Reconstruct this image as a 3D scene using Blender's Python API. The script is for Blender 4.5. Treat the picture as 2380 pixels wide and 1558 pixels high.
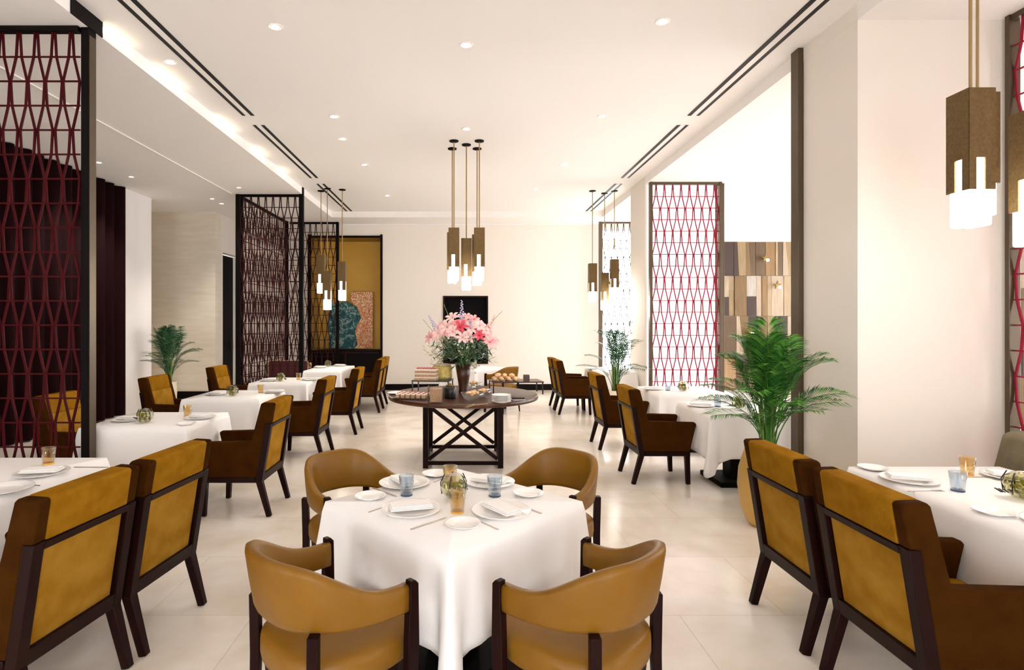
import bpy, bmesh, math, random
from mathutils import Vector, Matrix
for o in list(bpy.data.objects): bpy.data.objects.remove(o)
SC = bpy.context.scene
COL = SC.collection
PI = math.pi
R = math.radians
rnd = random.Random(7)

# ------------------------------------------------------------------ camera, sky, exposure
cam = bpy.data.cameras.new('camera'); camo = bpy.data.objects.new('camera', cam); COL.objects.link(camo)
camo.location = (0, 0, 1.65); camo.rotation_euler = (R(90), 0, 0)
cam.sensor_width = 36.0; cam.lens = 36.0 * 1320 / 2380
cam.shift_x = 106 / 2380; cam.shift_y = -29 / 2380
cam.clip_start = 0.05; cam.clip_end = 200
SC.camera = camo
w = bpy.data.worlds.new('sky'); SC.world = w; w.use_nodes = True
bg = w.node_tree.nodes['Background']; bg.inputs[0].default_value = (0.94, 0.965, 1.0, 1); bg.inputs[1].default_value = 6.3
SC.view_settings.view_transform = 'Standard'; SC.view_settings.look = 'None'
SC.view_settings.gamma = 1; SC.view_settings.use_curve_mapping = False
SC.view_settings.exposure = 0.86
try:
    SC.cycles.diffuse_bounces = 7; SC.cycles.max_bounces = 14; SC.cycles.transparent_max_bounces = 16
    SC.cycles.sample_clamp_indirect = 6.0
except Exception: pass
DOWNLIGHT_W = 20.0
LAMP_COL = (1.0, 0.92, 0.82)

# ------------------------------------------------------------------ materials
def mat(name, col, rough=0.6, metal=0.0, spec=0.5, noise=None, bump=None, sheen=0.0, emit=None, trans=0.0, ior=1.45, coat=0.0, nscale=None):
    m = bpy.data.materials.new(name); m.use_nodes = True
    nt = m.node_tree; b = nt.nodes['Principled BSDF']
    b.inputs['Base Color'].default_value = (*col, 1); b.inputs['Roughness'].default_value = rough
    b.inputs['Metallic'].default_value = metal; b.inputs['Specular IOR Level'].default_value = spec
    b.inputs['Transmission Weight'].default_value = trans; b.inputs['IOR'].default_value = ior
    b.inputs['Coat Weight'].default_value = coat
    if sheen: b.inputs['Sheen Weight'].default_value = sheen
    if emit:
        b.inputs['Emission Color'].default_value = (*emit[0], 1); b.inputs['Emission Strength'].default_value = emit[1]
    tc = nt.nodes.new('ShaderNodeTexCoord')
    if noise:                                     # (scale, detail, other colour, amount)
        n = nt.nodes.new('ShaderNodeTexNoise'); n.inputs['Scale'].default_value = noise[0]; n.inputs['Detail'].default_value = noise[1]
        mp = nt.nodes.new('ShaderNodeMapping'); mp.inputs['Scale'].default_value = nscale or (1, 1, 1)
        nt.links.new(tc.outputs['Object'], mp.inputs[0]); nt.links.new(mp.outputs[0], n.inputs['Vector'])
        r = nt.nodes.new('ShaderNodeValToRGB'); r.color_ramp.elements[0].position = 0.5 - noise[3]; r.color_ramp.elements[1].position = 0.5 + noise[3]
        r.color_ramp.elements[0].color = (*col, 1); r.color_ramp.elements[1].color = (*noise[2], 1)
        nt.links.new(n.outputs[0], r.inputs[0]); nt.links.new(r.outputs[0], b.inputs['Base Color'])
    if bump:                                      # (scale, strength)
        n = nt.nodes.new('ShaderNodeTexNoise'); n.inputs['Scale'].default_value = bump[0]; n.inputs['Detail'].default_value = 4
        bp = nt.nodes.new('ShaderNodeBump'); bp.inputs['Strength'].default_value = bump[1]; bp.inputs['Distance'].default_value = 0.01
        nt.links.new(tc.outputs['Object'], n.inputs['Vector']); nt.links.new(n.outputs[0], bp.inputs['Height']); nt.links.new(bp.outputs[0], b.inputs['Normal'])
    return m

M = {}
M['plaster'] = mat('plaster', (0.80, 0.745, 0.68), 0.75, bump=(3, 0.15))
M['plaster_white'] = mat('plaster_white', (0.84, 0.81, 0.795), 0.6, bump=(3, 0.1))
M['ceiling'] = mat('ceiling_paint', (0.88, 0.85, 0.825), 0.85)
M['stone_wall'] = mat('stone_wall', (0.80, 0.73, 0.62), 0.5, noise=(2.0, 5, (0.72, 0.64, 0.53), 0.2), nscale=(1, 1, 7))
M['black_slot'] = mat('black_slot', (0.004, 0.004, 0.004), 0.6)
M['wood_dark'] = mat('wood_dark', (0.016, 0.0032, 0.002), 0.45, spec=0.12, noise=(6, 4, (0.009, 0.002, 0.0015), 0.25), nscale=(1, 1, 0.15))
M['wood_black'] = mat('wood_black', (0.004, 0.002, 0.0018), 0.6, spec=0.12)
M['wood_rim'] = mat('wood_rim', (0.09, 0.028, 0.010), 0.32, noise=(5, 5, (0.035, 0.010, 0.005), 0.25), nscale=(0.3, 4, 1))
M['bronze'] = mat('bronze_post', (0.10, 0.072, 0.045), 0.35, metal=0.6)
M['maroon'] = mat('maroon_lacquer', (0.052, 0.002, 0.004), 0.5, spec=0.10)
M['crimson'] = mat('crimson_lacquer', (0.26, 0.016, 0.036), 0.5, spec=0.15)
M['maroon_brown'] = mat('maroon_brown', (0.035, 0.005, 0.005), 0.5, spec=0.2)
M['curtain'] = mat('maroon_curtain', (0.011, 0.0012, 0.002), 0.85, spec=0.1)
M['velvet'] = mat('mustard_velvet', (0.29, 0.138, 0.010), 0.95, spec=0.03, noise=(14, 4, (0.21, 0.088, 0.003), 0.25), bump=(60, 0.2))
M['velvet_pale'] = mat('mustard_velvet_pale', (0.40, 0.215, 0.032), 0.95, spec=0.03, noise=(9, 5, (0.25, 0.112, 0.006), 0.28))
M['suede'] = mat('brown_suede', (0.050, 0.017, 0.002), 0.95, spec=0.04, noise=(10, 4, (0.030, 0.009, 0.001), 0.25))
M['leather'] = mat('tan_leather', (0.225, 0.105, 0.009), 0.38, spec=0.30, noise=(5, 3, (0.185, 0.080, 0.005), 0.25), bump=(120, 0.08))
M['linen'] = mat('white_linen', (0.88, 0.86, 0.85), 0.85, bump=(220, 0.10))
M['china'] = mat('white_china', (0.88, 0.86, 0.84), 0.15)
M['steel'] = mat('steel', (0.55, 0.5, 0.45), 0.25, metal=1.0)
M['brass'] = mat('aged_brass', (0.19, 0.12, 0.045), 0.5, metal=0.6, noise=(60, 3, (0.12, 0.072, 0.024), 0.3), bump=(90, 0.35))
M['brass_thin'] = mat('brass_rod', (0.36, 0.25, 0.11), 0.35, metal=0.7)
M['lamp_glass'] = mat('opal_glass', (0.95, 0.95, 0.93), 0.3, emit=((1.0, 0.93, 0.80), 3.2))
M['bulb'] = mat('bulb', (1, 1, 1), 0.3, emit=((1.0, 0.86, 0.66), 14))
M['step_glow'] = mat('added_step_glow', (1, 1, 1), 0.3, emit=((1.0, 0.84, 0.58), 2.2))  # emission for the bars added on the ceiling step face
M['gold_pot'] = mat('gold_pot', (0.66, 0.42, 0.12), 0.38, metal=0.35, noise=(3, 3, (0.50, 0.30, 0.08), 0.3))
M['white_pot'] = mat('cream_pot', (0.80, 0.70, 0.55), 0.4)
M['soil'] = mat('soil', (0.03, 0.02, 0.012), 0.95)
M['leaf'] = mat('palm_leaf', (0.030, 0.150, 0.022), 0.42, noise=(4, 2, (0.09, 0.28, 0.05), 0.2))
def m_leaf(name, a, b_):
    m = mat(name, a, 0.42, spec=0.35); nt = m.node_tree; b = nt.nodes['Principled BSDF']; g = nt.nodes.new('ShaderNodeNewGeometry'); r = nt.nodes.new('ShaderNodeValToRGB')
    r.color_ramp.elements[0].color = (*a, 1); r.color_ramp.elements[1].color = (*b_, 1); r.color_ramp.elements[0].position = .25
    nt.links.new(g.outputs['Random Per Island'], r.inputs[0]); nt.links.new(r.outputs[0], b.inputs['Base Color']); return m
M['leaf'] = m_leaf('palm_leaf', (0.008, 0.070, 0.010), (0.10, 0.30, 0.035)); M['leaf_deep'] = m_leaf('deep_palm_leaf', (0.006, 0.045, 0.016), (0.035, 0.13, 0.035))
M['leaf_dark'] = mat('dark_leaf', (0.014, 0.075, 0.026), 0.45, noise=(6, 2, (0.04, 0.13, 0.04), 0.2))
M['stem'] = mat('stem', (0.20, 0.30, 0.08), 0.5)
M['amber'] = mat('amber_glass', (1.0, 0.66, 0.25), 0.03, trans=1.0)
M['blue'] = mat('blue_glass', (0.50, 0.70, 0.92), 0.03, trans=1.0)
M['blue_base'] = mat('blue_glass_base', (0.04, 0.075, 0.16), 0.15)
M['amber_base'] = mat('amber_glass_base', (0.80, 0.42, 0.05), 0.15)
M['clear'] = mat('clear_glass', (0.93, 0.95, 0.93), 0.02, trans=1.0)
M['orn_glass'] = mat('gilt_glass', (0.85, 0.80, 0.42), 0.05, trans=0.75)
M['orn_leaf'] = mat('succulent', (0.26, 0.24, 0.06), 0.5)
M['black'] = mat('black_lacquer', (0.012, 0.011, 0.011), 0.3)
M['sofa_black'] = mat('black_leather', (0.010, 0.006, 0.008), 0.5)
M['olive'] = mat('olive_velvet', (0.16, 0.13, 0.075), 0.85, noise=(14, 4, (0.11, 0.085, 0.05), 0.25))
M['sofa_red'] = mat('maroon_leather', (0.060, 0.006, 0.008), 0.45)
M['piping'] = mat('pale_piping', (0.45, 0.33, 0.22), 0.6)
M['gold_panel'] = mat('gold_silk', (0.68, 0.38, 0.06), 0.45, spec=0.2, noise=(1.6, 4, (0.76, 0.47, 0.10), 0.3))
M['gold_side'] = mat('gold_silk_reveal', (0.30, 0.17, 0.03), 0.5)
M['pane'] = None
def m_pane():
    m = bpy.data.materials.new('window_glass'); m.use_nodes = True; nt = m.node_tree
    nt.nodes.remove(nt.nodes['Principled BSDF']); out = nt.nodes['Material Output']
    t = nt.nodes.new('ShaderNodeBsdfTransparent'); g = nt.nodes.new('ShaderNodeBsdfGlossy'); g.inputs['Roughness'].default_value = 0.02
    x = nt.nodes.new('ShaderNodeMixShader'); x.inputs[0].default_value = 0.06
    nt.links.new(t.outputs[0], x.inputs[1]); nt.links.new(g.outputs[0], x.inputs[2]); nt.links.new(x.outputs[0], out.inputs[0]); return m
M['pane'] = m_pane()
def m_thin(name, col, fac):
    m = bpy.data.materials.new(name); m.use_nodes = True; nt = m.node_tree
    nt.nodes.remove(nt.nodes['Principled BSDF']); out = nt.nodes['Material Output']
    t = nt.nodes.new('ShaderNodeBsdfTransparent'); t.inputs[0].default_value = (*col, 1)
    g = nt.nodes.new('ShaderNodeBsdfGlossy'); g.inputs['Roughness'].default_value = 0.03
    fr = nt.nodes.new('ShaderNodeLayerWeight'); fr.inputs[0].default_value = fac
    x = nt.nodes.new('ShaderNodeMixShader'); nt.links.new(fr.outputs['Facing'], x.inputs[0])
    nt.links.new(t.outputs[0], x.inputs[1]); nt.links.new(g.outputs[0], x.inputs[2]); nt.links.new(x.outputs[0], out.inputs[0]); return m
M['amber'] = m_thin('amber_glass', (0.97, 0.87, 0.66), 0.22); M['blue'] = m_thin('blue_glass', (0.87, 0.92, 0.96), 0.22)
M['clear'] = m_thin('clear_glass', (0.95, 0.96, 0.95), 0.25); M['orn_glass'] = m_thin('gilt_glass', (0.82, 0.80, 0.52), 0.45)
M['added_glow_panel'] = mat('added_glow_panel', (0.95, 0.93, 0.93), 0.6, emit=((1.0, 0.96, 0.97), 0.75))  # emission for the sheet added behind the lattice to whiten its backdrop
def m_floor():
    m = mat('marble_floor', (0.8, 0.7, 0.6), 0.22, spec=0.5); nt = m.node_tree; b = nt.nodes['Principled BSDF']
    tc = nt.nodes['Texture Coordinate']
    n = nt.nodes.new('ShaderNodeTexNoise'); n.inputs['Scale'].default_value = 1.6; n.inputs['Detail'].default_value = 5; n.inputs['Roughness'].default_value = 0.55; n.inputs['Distortion'].default_value = 0.25
    r = nt.nodes.new('ShaderNodeValToRGB'); e = r.color_ramp.elements
    e[0].position = 0.38; e[0].color = (0.74, 0.655, 0.55, 1); e[1].position = 0.60; e[1].color = (0.87, 0.80, 0.72, 1)
    br = nt.nodes.new('ShaderNodeTexBrick'); br.offset = 0.5; br.inputs['Scale'].default_value = 1.0
    br.inputs['Brick Width'].default_value = 1.2; br.inputs['Row Height'].default_value = 0.8; br.inputs['Mortar Size'].default_value = 0.0035
    br.inputs['Color1'].default_value = (1, 1, 1, 1); br.inputs['Color2'].default_value = (0.93, 0.93, 0.93, 1); br.inputs['Mortar'].default_value = (0.84, 0.80, 0.75, 1)
    mx = nt.nodes.new('ShaderNodeMix'); mx.data_type = 'RGBA'; mx.blend_type = 'MULTIPLY'; mx.inputs[0].default_value = 1
    nt.links.new(tc.outputs['Object'], n.inputs['Vector']); nt.links.new(tc.outputs['Object'], br.inputs['Vector'])
    nt.links.new(n.outputs[0], r.inputs[0]); nt.links.new(r.outputs[0], mx.inputs[6]); nt.links.new(br.outputs[0], mx.inputs[7]); nt.links.new(mx.outputs[2], b.inputs['Base Color'])
    n2 = nt.nodes.new('ShaderNodeTexNoise'); n2.inputs['Scale'].default_value = 4
    mr = nt.nodes.new('ShaderNodeMapRange'); mr.inputs[3].default_value = 0.13; mr.inputs[4].default_value = 0.22
    nt.links.new(tc.outputs['Object'], n2.inputs['Vector']); nt.links.new(n2.outputs[0], mr.inputs[0]); nt.links.new(mr.outputs[0], b.inputs['Roughness'])
    return m
M['floor'] = m_floor()
def m_speckle(name, cols, scale, rough=0.6):
    m = mat(name, cols[0], rough); nt = m.node_tree; b = nt.nodes['Principled BSDF']; tc = nt.nodes['Texture Coordinate']
    n = nt.nodes.new('ShaderNodeTexNoise'); n.inputs['Scale'].default_value = scale; n.inputs['Detail'].default_value = 3; n.inputs['Distortion'].default_value = 1.5
    r = nt.nodes.new('ShaderNodeValToRGB'); r.color_ramp.interpolation = 'CONSTANT'
    while len(r.color_ramp.elements) < len(cols): r.color_ramp.elements.new(0.5)
    for i, c in enumerate(cols):
        r.color_ramp.elements[i].position = 0 if i == 0 else 0.36 + 0.28 * (i - 1) / max(1, len(cols) - 2); r.color_ramp.elements[i].color = (*c, 1)
    nt.links.new(tc.outputs['Object'], n.inputs['Vector']); nt.links.new(n.outputs[0], r.inputs[0]); nt.links.new(r.outputs[0], b.inputs['Base Color']); return m
M['art_teal'] = m_speckle('teal_paint', [(0.006, 0.02, 0.06), (0.01, 0.07, 0.09), (0.02, 0.13, 0.13), (0.25, 0.35, 0.33), (0.015, 0.05, 0.12)], 6)
M['art_orange'] = m_speckle('orange_paint', [(0.50, 0.16, 0.04), (0.78, 0.45, 0.20), (0.62, 0.12, 0.04), (0.90, 0.75, 0.52), (0.62, 0.33, 0.06)], 14)
def m_planks():
    m = mat('patchwork_wood', (0.3, 0.2, 0.1), 0.55); nt = m.node_tree; b = nt.nodes['Principled BSDF']; tc = nt.nodes['Texture Coordinate']
    g = nt.nodes.new('ShaderNodeNewGeometry'); r = nt.nodes.new('ShaderNodeValToRGB'); r.color_ramp.interpolation = 'CONSTANT'
    cs = [(0.26, 0.15, 0.05), (0.52, 0.38, 0.22), (0.62, 0.55, 0.48), (0.35, 0.20, 0.07), (0.16, 0.09, 0.035), (0.55, 0.33, 0.16), (0.42, 0.29, 0.14), (0.06, 0.025, 0.015), (0.60, 0.46, 0.32)]
    while len(r.color_ramp.elements) < len(cs): r.color_ramp.elements.new(0.5)
    for i, c in enumerate(cs): r.color_ramp.elements[i].position = i / len(cs); r.color_ramp.elements[i].color = (*c, 1)
    n = nt.nodes.new('ShaderNodeTexNoise'); n.inputs['Scale'].default_value = 9; mp = nt.nodes.new('ShaderNodeMapping'); mp.inputs['Scale'].default_value = (3, 3, 0.3)
    mr = nt.nodes.new('ShaderNodeMapRange'); mr.inputs[3].default_value = 0.65; mr.inputs[4].default_value = 1.3
    mr.inputs[3].default_value = .3; mr.inputs[4].default_value = .75
    mx = nt.nodes.new('ShaderNodeMix'); mx.data_type = 'RGBA'; mx.blend_type = 'MULTIPLY'; mx.inputs[0].default_value = 1
    nt.links.new(tc.outputs['Object'], mp.inputs[0]); nt.links.new(mp.outputs[0], n.inputs['Vector']); nt.links.new(n.outputs[0], mr.inputs[0])
    nt.links.new(g.outputs['Random Per Island'], r.inputs[0]); nt.links.new(r.outputs[0], mx.inputs[6]); nt.links.new(mr.outputs[0], mx.inputs[7]); nt.links.new(mx.outputs[2], b.inputs['Base Color']); return m
M['planks'] = m_planks()

# ------------------------------------------------------------------ mesh builder
class MB:
    def __init__(s): s.v = []; s.f = []
    def add(s, vs, fs, mtx=None):
        n = len(s.v)
        s.v += [tuple(mtx @ Vector(p)) if mtx else tuple(p) for p in vs]; s.f += [tuple(i + n for i in f) for f in fs]; return s
    def box(s, x0, x1, y0, y1, z0, z1, mtx=None):
        vs = [(x, y, z) for z in (z0, z1) for y in (y0, y1) for x in (x0, x1)]
        return s.add(vs, [(0, 2, 3, 1), (4, 5, 7, 6), (0, 1, 5, 4), (2, 6, 7, 3), (0, 4, 6, 2), (1, 3, 7, 5)], mtx)
    def prism(s, pts, a, b, axis='x', mtx=None):     # polygon extruded; pts are (y,z) for x, (x,z) for y, (x,y) for z
        f = {'x': lambda p, t: (t, p[0], p[1]), 'y': lambda p, t: (p[0], t, p[1]), 'z': lambda p, t: (p[0], p[1], t)}[axis]
        n = len(pts)
        ar = sum(pts[i][0] * pts[(i + 1) % n][1] - pts[(i + 1) % n][0] * pts[i][1] for i in range(n))
        if (ar < 0) != (axis == 'y'): pts = pts[::-1]
        vs = [f(p, a) for p in pts] + [f(p, b) for p in pts]
        return s.add(vs, [tuple(range(n))[::-1], tuple(range(n, 2 * n))] + [(i, (i + 1) % n, n + (i + 1) % n, n + i) for i in range(n)], mtx)
    def bar(s, p, q, wx, wy=None, up=(0, 0, 1), taper=1.0):
        p = Vector(p); q = Vector(q); d = (q - p); d.normalize(); wy = wy or wx
        u = Vector(up)
        if abs(d.dot(u)) > 0.95: u = Vector((0, 1, 0))
        a = d.cross(u).normalized(); b = a.cross(d).normalized()
        vs = []
        for c, k in ((p, 1.0), (q, taper)):
            for sa, sb in ((-1, -1), (1, -1), (1, 1), (-1, 1)): vs.append(c + a * sa * wx / 2 * k + b * sb * wy / 2 * k)
        return s.add(vs, [(0, 1, 2, 3), (7, 6, 5, 4), (0, 4, 5, 1), (1, 5, 6, 2), (2, 6, 7, 3), (3, 7, 4, 0)])
    def tube(s, pts, r, n=8, cap=True):
        pts = [Vector(p) for p in pts]; rs = r if isinstance(r, (list, tuple)) else [r] * len(pts); vs = []; fs = []
        prev = None
        for i, p in enumerate(pts):
            d = (pts[min(i + 1, len(pts) - 1)] - pts[max(i - 1, 0)]).normalized()
            u = prev if prev is not None else (Vector((1, 0, 0)) if abs(d.x) < 0.9 else Vector((0, 1, 0)))
            u = (u - d * u.dot(d)).normalized(); prev = u; v = d.cross(u)
            for k in range(n): a = 2 * PI * k / n; vs.append(p + (u * math.cos(a) + v * math.sin(a)) * rs[i])
        for i in range(len(pts) - 1):
            for k in range(n): fs.append((i * n + k, i * n + (k + 1) % n, (i + 1) * n + (k + 1) % n, (i + 1) * n + k))
        if cap: fs += [tuple(range(n))[::-1], tuple(range((len(pts) - 1) * n, len(pts) * n))]
        return s.add(vs, fs)
    def lathe(s, prof, n=32, c=(0, 0, 0), closed=False):
        vs = []; fs = []
        for r, z in prof:
            for k in range(n): a = 2 * PI * k / n; vs.append((c[0] + r * math.cos(a), c[1] + r * math.sin(a), c[2] + z))
        m = len(prof)
        for i in range(m if closed else m - 1):
            j = (i + 1) % m
            for k in range(n): fs.append((i * n + k, i * n + (k + 1) % n, j * n + (k + 1) % n, j * n + k))
        if not closed: fs += [tuple(range(n))[::-1], tuple(range((m - 1) * n, m * n))]
        return s.add(vs, fs)
    def sphere(s, c, r, nu=12, nv=8, sq=(1, 1, 1)):
        vs = [(c[0], c[1], c[2] - r * sq[2])]; fs = []
        for i in range(1, nv):
            t = -PI / 2 + PI * i / nv
            for k in range(nu): a = 2 * PI * k / nu; vs.append((c[0] + r * sq[0] * math.cos(t) * math.cos(a), c[1] + r * sq[1] * math.cos(t) * math.sin(a), c[2] + r * sq[2] * math.sin(t)))
        vs.append((c[0], c[1], c[2] + r * sq[2])); L = len(vs) - 1
        for k in range(nu): fs.append((0, 1 + (k + 1) % nu, 1 + k)); fs.append((L, L - nu + k, L - nu + (k + 1) % nu))
        for i in range(nv - 2):
            for k in range(nu): a = 1 + i * nu; fs.append((a + k, a + (k + 1) % nu, a + nu + (k + 1) % nu, a + nu + k))
        return s.add(vs, fs)
    def build(s, name, m, parent=None, smooth=False, bevel=0, seg=2, loc=None, rz=0, subsurf=0):
        me = bpy.data.meshes.new(name); me.from_pydata(s.v, [], s.f); me.update()
        bm = bmesh.new(); bm.from_mesh(me); bmesh.ops.recalc_face_normals(bm, faces=bm.faces); bm.to_mesh(me); bm.free()
        me.materials.append(M[m] if isinstance(m, str) else m)
        o = bpy.data.objects.new(name, me); COL.objects.link(o)
        if parent: o.parent = parent
        if bevel:
            b = o.modifiers.new('bevel', 'BEVEL'); b.width = bevel; b.segments = seg; b.limit_method = 'ANGLE'; b.angle_limit = R(35); b.harden_normals = False
        if subsurf: ss = o.modifiers.new('sub', 'SUBSURF'); ss.levels = subsurf; ss.render_levels = subsurf
        if smooth or bevel:
            for p in me.polygons: p.use_smooth = True
            if not smooth:
                try: me.set_sharp_from_angle(angle=R(50))
                except Exception: pass
        if loc: o.location = loc
        if rz: o.rotation_euler = (0, 0, rz)
        return o

def tag(o, label=None, cat=None, group=None, kind=None):
    if label: o['label'] = label
    if cat: o['category'] = cat
    if group: o['group'] = group
    if kind: o['kind'] = kind
    return o
def empty(name, loc=(0, 0, 0), rz=0):
    o = bpy.data.objects.new(name, None); COL.objects.link(o); o.location = loc; o.rotation_euler = (0, 0, rz); o.empty_display_size = 0.1; return o
def struct(o): o['kind'] = 'structure'; return o
def copy_tree(o, parent=None):
    c = o.copy(); COL.objects.link(c)
    if parent: c.parent = parent
    for ch in list(o.children): copy_tree(ch, c)
    return c
class Proto:
    def __init__(s, make): s.make = make; s.src = None
    def put(s, x, y, z, rz, label, cat, group=None, sc=None):
        if s.src is None: s.src = s.make(); o = s.src
        else:
            o = copy_tree(s.src)
            if 'group' in o: del o['group']
        o.location = (x, y, z); o.rotation_euler = (0, 0, rz)
        if sc: o.scale = (sc,) * 3 if not isinstance(sc, tuple) else sc
        return tag(o, label, cat, group)

# ------------------------------------------------------------------ the setting
ZL, ZM = 4.05, 4.18            # side ceiling, raised main ceiling
BY = 13.87                     # back wall
struct(MB().box(-9, 11, -3, 18, -0.2, 0).build('floor', 'floor'))
struct(MB().box(-3.07, 3.10, -3, 12.95, ZM, ZM + 0.25).build('ceiling', 'ceiling'))
c = MB().box(-9, -3.07, -3, BY + .3, ZL, ZL + 0.38); c.box(3.10, 11, -3, BY + .3, ZL, ZL + 0.38); c.box(-3.07, 3.10, 12.95, BY + .3, ZL, ZL + 0.38)
struct(c.build('ceiling', 'ceiling'))
def holed(name, m, a0, a1, z0, z1, t0, t1, holes, plane='y'):
    xs = sorted({a0, a1} | {h[0] for h in holes} | {h[1] for h in holes}); zs = sorted({z0, z1} | {h[2] for h in holes} | {h[3] for h in holes})
    xs = [x for x in xs if a0 <= x <= a1]; zs = [z for z in zs if z0 <= z <= z1]; b = MB()
    for i in range(len(xs) - 1):
        for j in range(len(zs) - 1):
            cx, cz = (xs[i] + xs[i + 1]) / 2, (zs[j] + zs[j + 1]) / 2
            if any(h[0] < cx < h[1] and h[2] < cz < h[3] for h in holes): continue
            if plane == 'y': b.box(xs[i], xs[i + 1], t0, t1, zs[j], zs[j + 1])
            else: b.box(t0, t1, xs[i], xs[i + 1], zs[j], zs[j + 1])
    return struct(b.build(name, m))
N1 = (-3.81, -2.08, 0.0, 3.75); N2 = (-0.55, 0.51, 0.66, 2.28); W1 = (3.22, 6.10, 0.15, 3.95)
holed('wall_back', 'plaster', -5.44, 9.2, 0, ZL, BY, BY + .3, [N1, N2, W1])
# right outer wall: a run of tall windows
RX = 9.2
WR = [(-1.4, 0.6, 0.15, 2.9), (4.5, 6.65, 0.15, 3.85), (7.1, 9.25, 0.15, 3.85)] + [(10.9, 13.05, 0.15, 3.85)]
holed('wall_right', 'plaster_white', -3, BY, 0, ZL, RX, RX + .3, WR, plane='x')
holed('wall_front', 'plaster', -9, RX, 0, ZL + .13, -3.3, -3.0, [(-5.4, -3.2, 0.2, 3.0), (-0.2, 1.8, 0.2, 3.0)])
wn = [0]
def window(a0, a1, z0, z1, t, plane):
    wn[0] += 1
    root = struct(empty(f'window_{wn[0]}'))
    f = MB(); g = MB(); k = 0.05
    def B(b, p0, p1, q0, q1, d0, d1):
        if plane == 'y': b.box(p0, p1, t + d0, t + d1, q0, q1)
        else: b.box(t + d0, t + d1, p0, p1, q0, q1)
    B(f, a0, a0 + k, z0, z1, .08, .16); B(f, a1 - k, a1, z0, z1, .08, .16); B(f, a0 + k, a1 - k, z0, z0 + k, .08, .16); B(f, a0 + k, a1 - k, z1 - k, z1, .08, .16)
    n = 2 if a1 - a0 > 2.5 else 1
    for i in range(1, n + 1): x = a0 + (a1 - a0) * i / (n + 1); B(f, x - .02, x + .02, z0 + k, z1 - k, .09, .15)
    B(g, a0 + k, a1 - k, z0 + k, z1 - k, .115, .123)
    fr = f.build('window_frame', 'plaster_white', root); g.build('window_pane', 'pane', fr)
window(*W1, BY, 'y')
for h in WR: window(*h, RX, 'x')
for a, b in ((-5.4, -3.2), (-0.2, 1.8)): window(a, b, 0.2, 3.0, -3.24, 'y')
# left side: curtain wall, pier, recessed wall, dark doorway
struct(MB().box(-6.6, -6.3, -3, 10.1, 0, ZL).build('wall_left', 'plaster'))
struct(MB().box(-6.9, -6.10, 10.1, 11.0, 0, ZL).build('wall_pier', 'plaster_white'))
struct(MB().box(-7.6, -5.44, 12.3, 12.6, 0, ZL).build('wall_recess', 'stone_wall'))
struct(MB().box(-7.9, -7.6, 10.1, 12.6, 0, ZL).build('wall_recess_side', 'stone_wall'))
struct(MB().box(-7.6, -6.9, 9.8, 10.1, 0, ZL).build('wall_recess_end', 'plaster'))
holed('wall_doorway', 'plaster', 12.6, BY + .3, 0, ZL, -5.74, -5.44, [(12.68, 13.62, 0, 3.22)], plane='x')
d = struct(empty('door_1', (-5.62, 12.68, 0)))
MB().box(-.03, .03, 0.02, .92, 0.005, 3.2).build('door_leaf', 'wood_black', d); MB().box(.03, .07, .80, .84, 1.0, 1.25).build('door_handle', 'bronze', d)
bb = MB().box(-7.6, -5.44, 12.275, 12.3, 0, .16); struct(bb.build('baseboard_left', 'wood_black'))
bb = MB().box(-2.02, 3.15, BY - .025, BY, 0, .147); bb.box(-5.44, -3.87, BY - .025, BY, 0, .147); struct(bb.build('baseboard_back', 'wood_black'))
# right piers
for (y0, y1) in ((4.50, 5.22), (9.86, 10.72)):
    struct(MB().box(3.10, 4.32, y0, y1, 0, ZL + .0).build('wall_pier', 'plaster'))
t = MB().box(3.098, 3.16, 4.5, 5.22, ZL, ZM).box(3.098, 3.16, 9.86, 10.72, ZL, ZM)
struct(t.build('trim_1', 'plaster'))
# thin light groove in the side ceiling, back cornice lines
struct(MB().box(-4.40, -4.36, 4.7, 10.55, ZL - .012, ZL).build('trim_2', 'plaster_white'))
struct(MB().box(-3.0, 3.10, BY - .05, BY, ZL - .03, ZL).build('trim_3', 'plaster_white'))
# header beam along the ceiling step at the first screen
struct(MB().box(-3.069, -3.060, 4.40, 4.78, ZL - .002, ZM - .002).build('trim_4', 'wood_black'))
# linear air slots in the main ceiling
def slot(x, y0, y1, label, grp):
    root = empty('air_slot', (x, (y0 + y1) / 2, ZM)); tag(root, label, 'air vent', grp); L = (y1 - y0) / 2
    for s in (-1, 1):
        b = MB(); k = s * .052; b.box(k - .022, k + .022, -L, L, -.006, -.001); b.build('slot', 'black_slot', root)
    MB().box(-.03, .03, -L, L, -.007, -.001).build('divider', 'ceiling', root)
for side, x in (('left', -2.66), ('right', 2.77)):
    for y0, y1, wh in ((1.5, 6.93, 'nearest and longest'), (7.27, 9.92, 'middle'), (10.35, 12.88, 'farthest')):
        if side == 'right': y0 = max(y0, 4.2)
        slot(x, y0, y1, f'{wh} pair of black air slots in the {side} half of the main ceiling', 'linear air slots in the ceiling')

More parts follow.
